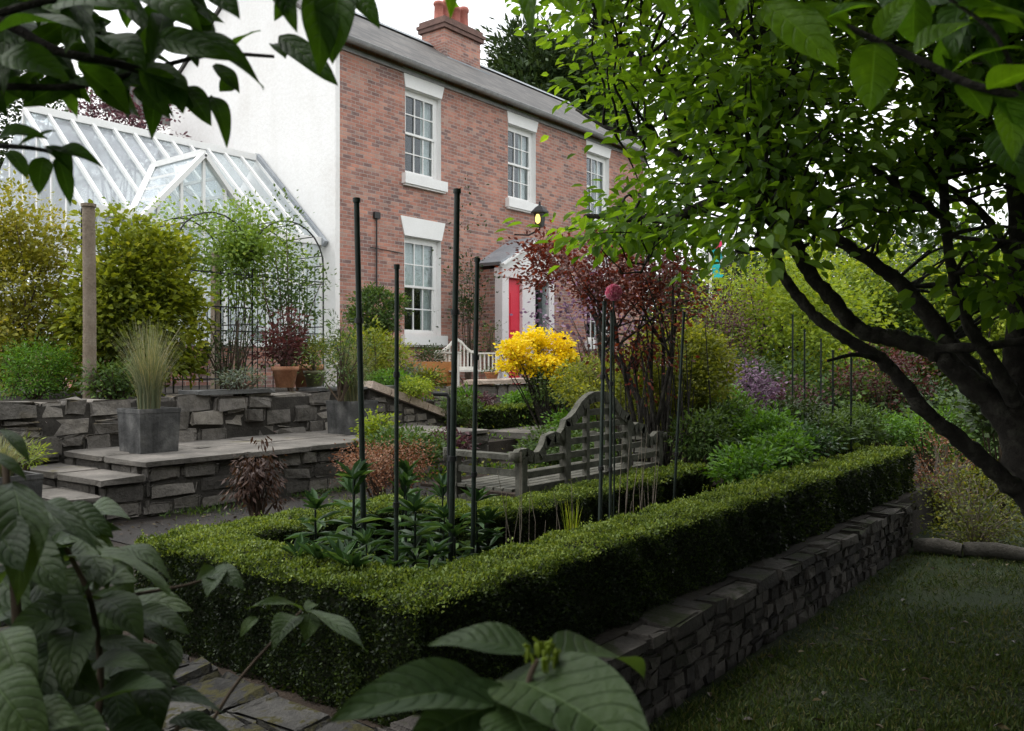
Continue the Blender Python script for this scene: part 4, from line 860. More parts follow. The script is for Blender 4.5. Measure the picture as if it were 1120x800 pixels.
for i_, (xx, y0, y1, dd, ww, lm, lb) in enumerate((
    (447, 400, 425, 12.2, .7, L_grey, 'silvery lavender clump below the window trough'), (412, 455, 482, 8.6, .26, L_yg, 'bright yellow green plant by the sloping coping'),
    (452, 470, 506, 8.0, .62, L_mid, 'mid green leafy bush under the sloping coping'), (425, 408, 424, 11.2, .6, L_bright, 'fresh green clump above the sloping coping'),
    (470, 404, 424, 11.8, .3, L_olive, 'olive green tuft in front of the low stone wall'), (455, 414, 430, 10.9, .4, L_yg, 'lime green low plants behind the hooked rod'),
    (503, 434, 462, 11.4, .5, L_mid, 'blue green plants below the low wall'), (528, 436, 450, 11.9, .3, L_purp, 'small purple brown plant by the terracotta pot'),
    (430, 475, 500, 7.7, .45, L_mid, 'leafy clump with small yellow flowers under the stakes'), (628, 452, 476, 9.8, .5, L_bright, 'tuft of bright leaves beside the stone step'),
    (640, 470, 520, 8.8, 1.3, L_mid, 'green ground plants glimpsed behind the bench back'), (492, 474, 494, 9.0, .4, L_purp, 'dark purple shrub where the coping ends'), (600, 484, 502, 8.6, .5, L_mid, 'low plants beside the broad step'))):
    S('garden_plant', lb, 'plant', xx, y0, y1, dd, ww, lm, M_twig, 40+i_, per=26, L=.05, W=.022, cr=.12, base_z=None, stems=3)
S('russet_shrub', 'low spreading russet pink shrub beyond the left end of hedge', 'shrub', 420, 484, 532, 6.35, .85, L_russet, M_twig, 60, n=170, per=26, L=.022, W=.012, cr=.10, base_z=.38, depth=.6)
S('dark_red_plant', 'dark dried red brown plant against the platform wall', 'plant', 281, 489, 556, 6.5, .34, L_brn, M_twig, 61, n=55, per=22, L=.055, W=.018, cr=.09, lump=.6, base_z=.38, depth=.25, hang=.12)
S('fern_tuft', 'small yellow green fern growing on the left steps', 'fern', 28, 486, 508, 6.9, .32, L_yg, M_twig, 62, n=22, per=20, L=.05, W=.012, cr=.08, depth=.25)
rng = np.random.default_rng(63); az = thing('yellow_azalea', 'azalea covered in brilliant yellow blooms before the red door', 'azalea', (*P(588, 420, 11.4)[:2], .62))
cs = np.vstack([clumps(rng, P(x_, y_, d_), (r_, r_, r2_), n_, .3, .4) for (x_, y_, d_, r_, r2_, n_) in ((562, 386, 11.2, .24, .13, 34), (585, 372, 11.5, .24, .15, 40), (609, 380, 11.4, .22, .14, 34), (572, 398, 11.3, .2, .11, 20), (600, 398, 11.2, .22, .12, 26), (622, 390, 11.6, .14, .10, 12), (552, 400, 11.0, .10, .06, 8), (612, 412, 11.2, .08, .06, 5))])
b = Buf(); foliage(b, rng, cs, P(588, 410, 11.4), 22, .10, .045, .04, True, up=.7); b.build('blossom', L_yel, az)
c2 = np.vstack([clumps(rng, P(590, 402, 11.5), (.42, .4, .22), 60, .3, .5), clumps(rng, P(604, 425, 11.3), (.32, .3, .2), 40, .3, .5)]); b = Buf(); foliage(b, rng, c2, P(588, 420, 11.4), 14, .14, .05, .022, True); b.build('foliage', L_mid, az)
b = Buf(); branchy(b, rng, (*P(596, 450, 11.4)[:2], .6), cs[::7], .012); b.build('stem', M_bark, az)
S('variegated_shrub', 'lower yellow green shrub spreading behind the bench arch', 'shrub', 664, 388, 452, 9.8, 1.15, L_oly, M_twig, 142, n=200, per=34, L=.045, W=.028, cr=.15, base_z=.5, lump=.3, shell=.5)
S('azalea_leaves', 'dull green lower growth under the yellow azalea', 'shrub', 612, 404, 450, 12.4, .85, L_dark, M_twig, 64, n=120, per=26, L=.055, W=.028, cr=.15, base_z=.62)
S('pink_azalea', 'pink flowering shrub glimpsed behind the red acer', 'shrub', 655, 285, 385, 13, 1.9, L_mauve, M_twig, 65, n=60, per=16, L=.07, W=.055, cr=.28, base_z=1.0, lump=.6)
S('variegated_shrub', 'taller rounded yellow green shrub right of the acer stems', 'shrub', 738, 350, 474, 8.7, 1.15, L_oly, M_twig, 66, n=420, per=44, L=.045, W=.028, cr=.15, base_z=.37, lump=.14, shell=.55)
S('purple_shrub', 'dusky purple flowering shrub behind the long hedge', 'shrub', 812, 398, 446, 11.0, .8, L_mauve, M_twig, 67, n=90, per=24, L=.05, W=.03, cr=.16, base_z=.37)
S('purple_shrub', 'grey mauve twiggy shrub right of the dusky purple one', 'shrub', 862, 418, 455, 11.5, .8, L_purp, M_twig, 68, n=60, per=22, L=.05, W=.03, cr=.16, base_z=.37)
S('yellow_azalea', 'yellow flowering shrub far right behind the thin stakes', 'azalea', 892, 392, 428, 14.5, 1.3, L_yel, M_twig, 69, n=40, per=14, L=.07, W=.05, cr=.2, base_z=.37, lump=.7, shell=.2)
S('red_shrub', 'dusky red shrub beneath the dark tree limbs', 'shrub', 968, 378, 450, 12.5, 1.3, L_red, M_twig, 70, n=110, per=22, L=.06, W=.035, cr=.2, base_z=.2)
S('brown_thicket', 'tangled brown bramble thicket beyond the end of the wall', 'thicket', 1068, 500, 612, 7.6, 1.1, L_thick if 'L_thick' in globals() else L_olive, M_palestem, 72, n=190, per=20, L=.035, W=.018, cr=.14, base_z=.0, depth=.9, stems=26, sr=.006)
S('brown_thicket', 'paler dry thicket below the lowest tree limb', 'thicket', 1030, 470, 560, 8.8, 1.1, L_russet, M_palestem, 73, n=70, per=18, L=.035, W=.02, cr=.14, base_z=.0, depth=.7, stems=26, sr=.006)
S('leafy_plant', 'bright green clump at the right end of the hedge', 'plant', 1018, 448, 500, 9.6, .8, L_bright, M_twig, 74, n=60, per=24, L=.06, W=.02, cr=.13, base_z=.2)
S('leafy_plant', 'broad dark leaved clump low at the right edge', 'plant', 1098, 425, 480, 9.0, .7, L_dark, M_twig, 75, n=50, per=20, L=.09, W=.05, cr=.16, base_z=.0)
# right bed
for i_, (xx, y0, y1, dd, ww, lm, lb) in enumerate((
    (770, 455, 505, 7.6, .5, L_mid, 'soft green clump at the start of the far bed'), (800, 440, 510, 8.2, .6, L_mid, 'mid green perennial behind the hedge corner'),
    (835, 448, 500, 7.9, .55, L_bright, 'bright green perennial in the middle of the bed'), (868, 436, 496, 8.6, .6, L_dark, 'dark green bush around the thin stakes'),
    (905, 452, 492, 8.4, .55, L_mid, 'low green perennial before the third stake'), (935, 446, 486, 9.0, .6, L_mid, 'leafy perennial near the end of the bed'),
    (855, 474, 512, 7.2, .4, L_bright, 'small bright plant close to the hedge'), (815, 490, 530, 6.7, .4, L_bright, 'fresh green plant touching the hedge'),
    (790, 425, 470, 9.6, .6, L_bright, 'taller green plant under the purple shrub'), (960, 455, 482, 9.9, .7, L_bright, 'grassy green patch beyond the hedge end'), (885, 470, 500, 7.6, .4, L_lily, 'glossy dark plant near the hedge'))):
    S('bed_plant', lb, 'plant', xx, y0, y1, dd, ww, lm, M_twig, 90+i_, per=26, L=.055, W=.022, cr=.12, base_z=.39, stems=6)
S('background_shrub', 'grey brown twiggy shrub under the teal banner', 'shrub', 792, 300, 410, 13.5, 1.3, L_purp, M_twig, 140, n=120, per=20, L=.05, W=.025, cr=.25, base_z=.37, lump=.4)
S('background_shrub', 'dark green bush just right of the acer', 'shrub', 800, 385, 440, 12.5, 1.2, L_dark, M_twig, 141, n=150, per=30, L=.06, W=.03, cr=.2, base_z=.37, lump=.3)
# distant garden
for i_, (xx, y0, y1, dd, ww, lm, lb, L_) in enumerate((
    (850, 268, 440, 15, 2.9, L_yg, 'lime green tree behind the thin stakes', .09), (800, 350, 430, 16, 1.6, L_mid, 'green bush below the teal banner', .08),
    (930, 262, 430, 18, 3.4, L_yg, 'yellow green tree right of the centre stakes', .10), (1010, 285, 440, 17, 2.6, L_mid, 'green tree behind the crossing limbs', .10),
    (1080, 268, 450, 16, 2.6, L_yg, 'yellowish tree seen between the dark limbs at right', .10), (755, 300, 400, 20, 2.0, L_con, 'grey green tree beside the banner pole', .10),
    (880, 400, 470, 14, 3.2, L_mid, 'band of green undergrowth behind the far bed', .08), (1000, 420, 490, 13, 3.0, L_con, 'dull undergrowth behind the hedge end', .08), (1090, 440, 520, 11, 2.0, L_mid, 'undergrowth at the right edge behind the thicket', .07),
    (960, 225, 420, 27, 7, L_con, 'tall dull green tree in the far background', .2), (1110, 240, 420, 26, 6, L_con, 'dark far tree at the right edge', .2), (800, 262, 400, 30, 6, L_con, 'far dark tree behind the banner', .2))):
    S('background_tree' if i_ not in (1, 6, 7, 8) else 'background_shrub', lb, 'tree' if i_ not in (1, 6, 7, 8) else 'shrub', xx, y0, y1, dd, ww, lm, M_bark, 110+i_, n=340, per=40, L=L_*1.05, W=L_*.62, cr=L_*4, base_z=.2, stems=5, sr=.05, lump=.35)
S('conifer_tree', 'tall dark conifer rising behind the chimney and roof', 'tree', 590, 26, 200, 34, 4.6, L_con, M_bark, 130, n=420, per=60, L=.36, W=.11, cr=.8, base_z=1, stems=6, sr=.1, lump=.3)
S('conifer_tree', 'second lower conifer mass right of the tall one', 'tree', 645, 55, 210, 36, 3.6, L_con, M_bark, 131, n=300, per=60, L=.36, W=.11, cr=.8, base_z=1, stems=6, sr=.1, lump=.35)
S('purple_tree', 'purple leaved tree showing above the greenhouse ridge', 'tree', 130, 98, 190, 17.5, 2.1, L_purp, M_bark, 132, n=150, per=26, L=.09, W=.06, cr=.35, base_z=1.24, stems=6, sr=.04, lump=.5)
S('dark_tree', 'dark evergreen tree at the far left behind the greenhouse', 'tree', 5, 20, 260, 22, 3.2, L_dark, M_bark, 133, n=260, per=34, L=.16, W=.08, cr=.7, base_z=1.24, stems=6, sr=.08)
# ------------------------------------------------------------------ acer with its bare stems
rng = np.random.default_rng(77); base = SP(722, 3.75, .37)
ac = thing('red_acer', 'bronze red acer with dark bare stems rising beside the bench', 'tree', base)
cs = np.vstack([clumps(rng, P(668, 300, 7.9), (.62, .6, .38), 130, .35, .5), clumps(rng, P(718, 310, 7.7), (.45, .5, .5), 90, .35, .5), clumps(rng, P(605, 285, 8.2), (.34, .3, .24), 50, .35, .5), clumps(rng, P(690, 390, 7.8), (.4, .4, .35), 26, .3, .5)])
b = Buf(); foliage(b, rng, cs, P(670, 360, 7.8), 25, .15, .05, .028, hang=.04); b.build('foliage', L_acer, ac)
b = Buf()
for k_ in range(9):
    tip = cs[rng.integers(len(cs))]; bb = base + rng.normal(size=3) * (.13, .1, 0); m_ = bb*.45 + tip*.55 + rng.normal(size=3)*.08; m_[2] = bb[2] + (tip[2]-bb[2])*.62
    m0 = bb + (m_-bb)*.5 + rng.normal(size=3)*.05; b.tube([bb, m0, m_, (m_+tip)/2 + rng.normal(size=3)*.05, tip], [.03, .024, .017, .01, .004], 6, cap=False)
    for j_ in range(7):
        t2 = cs[rng.integers(len(cs))]
        if np.linalg.norm(t2 - m_) < .9: b.tube([m_, (m_+t2)/2 + (0, 0, .06), t2], [.012, .008, .003], 5, cap=False)
for k_ in range(46):
    bb = base + rng.normal(size=3) * (.30, .12, 0); tt = bb + (rng.normal()*.12, rng.normal()*.1, rng.uniform(.6, 1.6)); b.tube([bb, (bb+tt)/2 + rng.normal(size=3)*.03, tt], [.010, .008, .004], 5, cap=False)
b.build('stem', M_bark, ac)
b = Buf()
for k_ in range(5):
    bb = base + rng.normal(size=3) * (.2, .1, 0) + (-.12, 0, 0); tt = bb + (rng.normal()*.06, .05, rng.uniform(.5, .75)); b.tube([bb, (bb+tt)/2 + rng.normal(size=3)*.015, tt], [.014, .012, .008], 6)
b.build('dead_stem', M_palestem, ac)
# pink bloom
c = P(671, 320, 5.35); pk = thing('pink_bloom', 'round pink flower head on a tall stem above the bench', 'flower', (c[0], c[1], .39))
b = Buf(); n = 420; dd_ = rv(n, rng); leaves(b, c + dd_*.034, unit(dd_ + rng.normal(size=(n, 3))*.5), rv(n, rng), .022, .02, rng.uniform(size=n), True); b.lathe([(0, -.035), (.03, -.02), (.038, 0), (.03, .022), (0, .035)], c, 12, rnd=.3); b.build('petals', L_pink, pk)
b = Buf(); b.tube([(c[0], c[1], .39), (c[0]+.01, c[1], 1.0), c - (0, 0, .03)], .006, 6); b.build('stem', M_lilystem if 'M_lilystem' in globals() else M_iron, pk)
# ------------------------------------------------------------------ perennials in the near bed, one plant copied round
def lily(name, seed, h, whorls):
    rg = np.random.default_rng(seed); t = thing(name, None, 'plant', (0, 0, 0)); b = Buf(); b.tube([(0, 0, 0), (.01, .01, h*.5), (.015, 0, h)], [.008, .007, .004], 6); b.build('stem', M_iron, t)
    b = Buf(); hs = np.linspace(.12, 1, whorls)
    for k_, s in enumerate(hs):
        n = 6 if s < .95 else 12; a = rg.uniform(0, 6.28, n); el = np.where(s > .9, .8, .25) + rg.normal(size=n)*.2
        Ln = (.17 - .07*s) * rg.uniform(.8, 1.2, n); ax = np.stack([np.cos(a)*np.cos(el), np.sin(a)*np.cos(el), np.sin(el)], 1)
        leaves(b, np.tile([0.01, 0, h*s], (n, 1)), ax, np.stack([-np.cos(a)*np.sin(el), -np.sin(a)*np.sin(el), np.cos(el)], 1), Ln, .034, rg.uniform(size=n), True)
    for k_ in range(9):
        a = rg.uniform(0, 6.28); el = rg.uniform(.15, .8); l = rg.uniform(.13, .24); bs = np.array([0, 0, rg.uniform(.0, .12)]); o_ = np.array([math.cos(a)*math.cos(el), math.sin(a)*math.cos(el), math.sin(el)])
        bigleaf(b, bs + o_*.03, bs + o_*l - (0, 0, .03), .05, (0, 0, 1), nL=6, nW=4, arch=.15, rnd=rg.uniform(), seed=k_)
    b.build('foliage', L_lily, t); return t
prot = [lily('bed_perennial', 1, .60, 10), lily('bed_perennial', 2, .46, 9), lily('bed_perennial', 3, .33, 6)]
spots = [(380, 2.95, 0), (432, 3.0, 0), (478, 3.1, 0), (520, 3.0-.1, 1), (350, 3.2, 1), (405, 2.75, 1), (455, 2.8, 1), (500, 2.72, 2), (330, 3.05, 2), (365, 2.78, 2), (425, 2.66, 2), (470, 2.64, 2), (395, 3.35, 0), (445, 3.3, 0), (300, 3.25, 2), (340, 2.9, 2), (485, 2.95, 1), (540, 2.85, 2), (410, 2.9, 2), (385, 2.64, 2)]
done = set()
for i_, (xx, v, k_) in enumerate(spots):
    o = prot[k_] if k_ not in done else copy_tree(prot[k_]); done.add(k_)
    p = PV(xx, v); o.location = (p[0], v, .405); o.rotation_euler = (random.uniform(-.08, .08), random.uniform(-.08, .08), random.uniform(0, 6.28)); s_ = random.uniform(.88, 1.15); o.scale = (s_,)*3
    tag(o, ['tall lily like perennial with whorled dark leaves inside the hedge', 'middling dark leaved perennial inside the hedge', 'short broad leaved perennial low inside the hedge'][k_], 'plant', ['tall perennials in the near bed', 'middling perennials in the near bed', 'short perennials in the near bed'][k_])
for (xx, v, h, lb) in ((625, 2.75, .42, 'upright tuft of yellow green blades beside the bench hedge'), (418, 2.56, .16, 'small bright grassy tuft at the hedge corner')):
    p = PV(xx, v); t = thing('grass_tuft', lb, 'grass', (p[0], v, .4)); b = Buf(); blades(b, np.random.default_rng(int(xx)), (p[0], v, .4), 60, h, .07, .009, r=.03); b.build('blades', L_yg, t)
# banner on a white pole
bq = P(777, 245, 19); fl = thing('banner', 'narrow teal and red banner on a slim white pole in the distance', 'banner', (bq[0], bq[1], .8)); b = Buf(); b.tube([(bq[0], bq[1], .8), (bq[0], bq[1], bq[2]+.1)], .035, 8); b.build('pole', M_paint, fl)
b = Buf(); V = []; uvn = 20; e = np.array([.616, -.788, 0])
for k_ in range(uvn+1):
    z = bq[2] + .1 - k_*1.3/uvn; ww = .22*(.6 + .4*math.sin(k_*.9)**2); o_ = .03*math.sin(k_*1.1); V += [(bq[0]+e[0]*.04+o_, bq[1]+e[1]*.04, z), (bq[0]+e[0]*(.04+ww)+o_, bq[1]+e[1]*(.04+ww)-o_, z)]
b.add(V, [[2*k_, 2*k_+1, 2*k_+3, 2*k_+2] for k_ in range(uvn)], smooth=True); b.build('cloth', M_flag, fl)
b = Buf(); V = [(a+(-.01), c_-.02, z) for (a, c_, z) in V[12:22]]; b.add(V, [[2*k_, 2*k_+1, 2*k_+3, 2*k_+2] for k_ in range(4)], smooth=True); b.build('red_patch', M_flagred, fl)
# log edging
for i_, (a, c_, lb) in enumerate((((1000, 604, 7.4), (1052, 617, 7.2), 'mossy log edging the lawn nearest the wall end'), ((1054, 616, 7.25), (1125, 628, 7.0), 'longer log edging the lawn at the right'))):
    p, q = P(*a), P(*c_); p[2] = q[2] = .04; t = thing('edging_log', lb, 'log', p, 'logs edging the lawn'); b = Buf(); b.tube([p, (p+q)/2 + (0, 0, .015), q], [.06, .065, .055], 10); b.build('log', M_log, t)

for i_, (u, v, h, lb) in enumerate(((7.0, 13.0, .9, 'green potted plant inside the greenhouse at left'), (8.9, 12.9, 1.1, 'leafy pot plant inside the greenhouse near the white wall'), (9.6, 13.4, .7, 'smaller dim pot plant in the greenhouse corner'))):
    round_pot((u, v, 1.02), .2, .35, M_terra, lb, plant=([L_mid, L_con, L_bright][i_], h, .8, .08, .04, 50), seed=80+i_, group='pots in the greenhouse')
t = thing('potting_bench', 'dim timber potting bench inside the greenhouse', 'bench', (8.6, 15.2, 1.02)); b = Buf(); b.box((6.3, 14.9, 1.85), (10, 15.6, 1.9)); b.build('bench_top', M_post, t)
for u in (6.4, 8.1, 9.9):
    for v in (14.95, 15.5): b = Buf(); b.box((u-.03, v-.03, 1.02), (u+.03, v+.03, 1.85)); b.build('leg', M_post, t)
t = thing('arbour_post', 'weathered timber post beside the arbour hoop before the greenhouse', 'post', (*SP(236, 10.6, 0)[:2], 1.24)); p = SP(236, 10.6, 1.2); b = Buf(); b.box((p[0]-.05, p[1]-.05, 1.2), (p[0]+.05, p[1]+.05, 3.1)); b.build('shaft', M_post, t); b = Buf(); b.box((p[0]-.06, p[1]-.06, 3.1), (p[0]+.06, p[1]+.06, 3.13)); b.build('post_cap', M_post, t)

n = 4200; q = np.stack([rng.uniform(.5, 8, n), rng.uniform(3.9, 6.5, n), np.full(n, .385)], 1); q = q[(np.sin(q[:, 0]*3)*np.sin(q[:, 1]*4+1) + rng.uniform(-1, 1, len(q))) > .1]; n = len(q)
gb = Buf(); leaves(gb, q, unit(rng.normal(size=(n, 3)) * (1, 1, .25) + (0, 0, .12)), unit(np.array([0, 0, 1]) + rng.normal(size=(n, 3)) * .4), .03, .018, rng.uniform(size=n), True); tag(gb.build('leaf_litter', L_dry), 'brown leaf litter lying on the damp path below the platform', 'leaves', kind='stuff')
n = 2600; q = np.stack([rng.uniform(2.2, 8, n), 6.5 - rng.exponential(.12, n), np.full(n, .375)], 1); q = q[(np.sin(q[:, 0]*5) + rng.uniform(-1, 1, len(q))) > .2]; n = len(q)
gb = Buf(); leaves(gb, q, unit(rng.normal(size=(n, 3)) * .6 + (0, 0, .7)), rv(n, rng), .05, .012, rng.uniform(size=n), False); tag(gb.build('path_weeds', L_mid), 'small weeds rooted along the foot of the platform', 'weeds', kind='stuff')

def cover(name, label, n, ux, vx, zf, mats, seed, keep):
    rg = np.random.default_rng(seed); q = np.stack([rg.uniform(*ux, n), rg.uniform(*vx, n), np.zeros(n)], 1)
    q = q[(np.sin(q[:, 0]*2.3+seed)*np.sin(q[:, 1]*3.1) + rg.uniform(-1, 1, len(q))) > keep]; q[:, 2] = zf(q) + rg.exponential(.05, len(q)); b = Buf()
    kind = ((np.sin(q[:, 0]*3.7) * np.sin(q[:, 1]*2.9+2) + rg.normal(size=len(q))*.35) * 1.4 + 1.5).astype(int).clip(0, len(mats)-1)
    for k_ in range(len(mats)):
        p = q[kind == k_]; m = len(p); leaves(b, p, unit(rg.normal(size=(m, 3)) * .8 + (0, 0, .6)), unit(rg.normal(size=(m, 3))*.6 + (0, 0, .7)), rg.uniform(.025, .07, m), .02 + .012*k_, rg.uniform(size=m), True, mat=k_)
    tag(b.build(name, mats, None), label, 'ground cover', kind='stuff')
cover('ground_cover', 'mixed low leaves filling the border behind the bench', 15000, (6.3, 12), (3.7, 8.6), lambda q: np.where((q[:, 0] > 8.1) & (q[:, 1] > 6.8), .62, .38), [L_mid, L_bright, L_olive, L_grey], 5, .1)
cover('border_plants', 'mixed low planting on the slope between platform and terrace', 9000, (7.9, 13.5), (7.9, 9.9), lambda q: np.where(q[:, 1] > 9, 1.03, np.where(q[:, 1] > 8.6, .73, .62)), [L_mid, L_bright, L_russet, L_grey], 9, .0)
t = thing('dry_stalks', 'thin pale dry stalks standing in the near bed before the bench', 'stalks', (*SP(600, 2.8, 0)[:2], .4)); b = Buf(); rg = np.random.default_rng(4)
for k_ in range(26):
    p = SP(rg.uniform(545, 720), rg.uniform(2.6, 2.98), .4); h = rg.uniform(.3, .8); tp_ = p + (rg.normal()*.04, rg.normal()*.03, h); b.tube([p, (p+tp_)/2 + rg.normal(size=3)*.012, tp_], [.004, .003, .0015], 4, cap=False)
b.build('stem', M_palestem, t)
# ------------------------------------------------------------------ the big spreading tree on the right
rng = np.random.default_rng(31)
limbs = [
 ([(1215, 735, 4.6), (1165, 610, 4.6), (1128, 520, 4.65), (1108, 455, 4.7), (1112, 380, 4.7), (1116, 280, 4.7), (1108, 160, 4.7), (1095, 20, 4.7), (1080, -150, 4.6)], [78, 66, 58, 50, 34, 30, 26, 22, 14]),
 ([(1150, 575, 4.6), (1116, 540, 4.55), (1085, 512, 4.5), (1048, 480, 4.45), (1010, 448, 4.4), (985, 415, 4.4), (963, 393, 4.4), (925, 370, 4.4), (893, 347, 4.4), (868, 318, 4.4), (852, 290, 4.4), (848, 250, 4.4), (835, 205, 4.5)], [34, 30, 27, 25, 22, 20, 20, 18, 17, 16, 14, 12, 9]),
 ([(1125, 500, 4.65), (1095, 452, 4.7), (1050, 408, 4.75), (1018, 383, 4.8), (975, 370, 4.85), (942, 362, 4.9), (912, 330, 4.9), (885, 298, 4.9), (868, 262, 4.9), (852, 225, 4.9), (815, 208, 4.95), (770, 226, 5.0), (735, 238, 5.0), (690, 240, 5.1), (640, 236, 5.2)], [44, 40, 34, 28, 26, 24, 22, 22, 24, 30, 28, 22, 15, 9, 5]),
 ([(1095, 452, 4.75), (1052, 395, 5.0), (1015, 345, 5.1), (985, 310, 5.2), (955, 288, 5.25), (920, 265, 5.3), (885, 245, 5.4), (855, 215, 5.4), (850, 150, 5.5), (838, 90, 5.6), (800, 30, 5.7), (770, -40, 5.7)], [34, 30, 26, 22, 20, 18, 18, 18, 16, 13, 10, 7]),
 ([(1112, 440, 4.6), (1085, 395, 4.5), (1058, 350, 4.4), (1042, 300, 4.35), (1034, 240, 4.3), (1030, 160, 4.3), (1020, 60, 4.3), (1000, -60, 4.3)], [26, 22, 18, 16, 15, 14, 12, 9]),
 ([(855, 225, 4.95), (800, 165, 5.0), (760, 110, 5.1), (725, 90, 5.2), (690, 60, 5.3), (660, 30, 5.4)], [16, 13, 11, 9, 7, 4]),
 ([(790, 215, 5.0), (745, 170, 5.0), (705, 150, 5.1), (665, 140, 5.2), (630, 120, 5.3)], [10, 8, 7, 5, 3]),
 ([(1034, 240, 4.3), (985, 205, 4.4), (930, 170, 4.5), (880, 140, 4.6), (840, 110, 4.7)], [11, 9, 8, 6, 4]),
 ([(1116, 300, 4.7), (1075, 235, 4.8), (1020, 195, 4.9), (970, 180, 5.0), (930, 165, 5.1)], [12, 10, 8, 6, 4]),
 ([(963, 393, 4.4), (935, 388, 4.3), (905, 395, 4.2)], [8, 6, 3]),
 ([(1018, 383, 4.8), (1060, 380, 4.6), (1120, 372, 4.4), (1180, 350, 4.3)], [16, 14, 13, 12]),
 ([(735, 238, 5.0), (715, 270, 4.9), (700, 300, 4.9)], [6, 4, 3]),
]
def smooth(pts, k=4):
    pts = np.array(pts, float); out = []
    for i in range(len(pts)-1):
        p0 = pts[max(i-1, 0)]; p1 = pts[i]; p2 = pts[i+1]; p3 = pts[min(i+2, len(pts)-1)]
        for s in np.linspace(0, 1, k, endpoint=False): out.append(.5*((2*p1) + (-p0+p2)*s + (2*p0-5*p1+4*p2-p3)*s*s + (-p0+3*p1-3*p2+p3)*s**3))
    out.append(pts[-1]); return np.array(out)
tb_ = P(1215, 735, 4.6)
mg = thing('spreading_tree', 'large dark spreading tree with crooked limbs leaning in from the right', 'tree', (tb_[0], tb_[1], 0))
allp = []; 
for li, (pts, wd) in enumerate(limbs):
    q = smooth(k=7, pts=[np.append(P(*p), (w_ * (.72 if w_ > 12 else .85)) * p[2] / F / 2) for p, w_ in zip(pts, wd)]); q[:, :3] += rng.normal(size=(len(q), 3)) * q[:, 3:4] * .08
    q[:, 3] *= 1 + .05*rng.normal(size=len(q))
    b = Buf(); b.tube(q[:, :3], q[:, 3], 11, knob=.045); b.build('trunk' if li == 0 else 'limb', M_bark, mg); allp.append(q)
allp = np.vstack(allp)
# crown seen in the photo: leaf clumps through a deep volume, thinner where the sky comes through
def inpoly(x, y, poly):
    c = np.zeros(len(x), bool); j = len(poly)-1
    for i in range(len(poly)):
        (xi, yi), (xj, yj) = poly[i], poly[j]; c ^= ((yi > y) != (yj > y)) & (x < (xj-xi)*(y-yi)/(yj-yi+1e-9)+xi); j = i
    return c
poly = [(560, -60), (1240, -60), (1240, 345), (1085, 330), (1035, 262), (940, 252), (880, 262), (842, 275), (818, 255), (805, 285), (790, 255), (762, 255), (745, 290), (720, 280), (690, 270), (655, 262), (630, 262), (645, 242), (685, 226), (700, 205), (715, 185), (715, 165), (690, 150), (680, 118), (635, 100), (635, 75), (665, 52), (625, 28)]
n = 2600; x = rng.uniform(560, 1240, n); y = rng.uniform(-60, 345, n); ok = inpoly(x, y, poly)
dens = .5 + .32*np.sin(x*.021+1)*np.sin(y*.027+2) + .3*np.sin(x*.051+y*.038) ; dens = np.where(x > 840, dens+.10-.3*((y > 190) & (y < 300))-.12*((y > 140) & (y <= 190)), dens+.08)
ok &= rng.uniform(size=n) < dens*.66; x, y = x[ok], y[ok]; d = np.where(x < 760, rng.uniform(4.3, 6.4, len(x)), rng.uniform(3.4, 7.0, len(x)))
vis = np.array(P(x, y, d)).T
n = 2600; oh = np.stack([rng.uniform(-4.5, 9, n), rng.uniform(-6.5, 2.9, n), rng.uniform(3.5, 6.2, n)], 1)
fwd = oh[:, 0]*.788 + oh[:, 1]*.616; rt = oh[:, 0]*.616 - oh[:, 1]*.788; yy = HY - (oh[:, 2]-EYE)*F/np.maximum(fwd, .01); hid = (fwd < .3) | (yy < -90) | (np.abs(rt) > fwd*.72+.5); oh = oh[hid]
n = 420; sk = np.stack([rng.uniform(-7, 9, n), rng.uniform(-7.5, -5.2, n), rng.uniform(.6, 4, n)], 1); sk2 = np.stack([rng.uniform(6, 11, 320), rng.uniform(-5.5, -1.6, 320), rng.uniform(.5, 4.5, 320)], 1); oh = oh[(oh[:, 1] < .5) | ((oh[:, 1] < 2.0) & (oh[:, 0] > 2.6))]; oh = np.vstack([oh, sk, sk2]); twig = Buf(); lf = Buf()  # sk, sk2: unseen low leaf masses added to block sky light
def attach(cs, r0=.009):
    for c in cs:
        dist = np.linalg.norm(allp[:, :3]-c, axis=1) + (allp[:, 2] > c[2]+.3)*.25; k = dist.argmin(); a = allp[k, :3]
        m_ = (a+c)/2 + rng.normal(size=3)*.06 + (0, 0, .05); tp = smooth(np.array([a, a*.4+m_*.6 + rng.normal(size=3)*.02, m_, m_*.45+c*.55 + rng.normal(size=3)*.02, c]), 3); twig.tube(tp, np.linspace(min(r0*1.3, allp[k, 3]*.8), .003, len(tp)), 5, cap=False)
attach(vis)
foliage(lf, rng, vis, P(900, 260, 5), 23, .34, .08, .054, six=True, up=.9, flatc=.3, droop=.3)
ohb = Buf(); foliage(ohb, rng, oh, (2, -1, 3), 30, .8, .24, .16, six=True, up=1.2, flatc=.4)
twig.build('twigs', M_bark, mg); lf.build('foliage', L_magn, mg)
ohb.build('unseen_shade_foliage', L_fol, mg)  # out of view: canopy plus the added light-blocking masses
b = Buf()
for c in oh[::6]:
    k = np.linalg.norm(allp[:, :3]-c, axis=1).argmin(); a = allp[k, :3]; 
    if a[2] > 4.0 and c[0]*.788+c[1]*.616 < 3.4 and a[0]*.616-a[1]*.788 > 2.5: b.tube([a, (a+c)/2+(0, 0, .3), c], [.04, .03, .01], 5, cap=False)
b.build('overhead_branches', M_bark, mg)

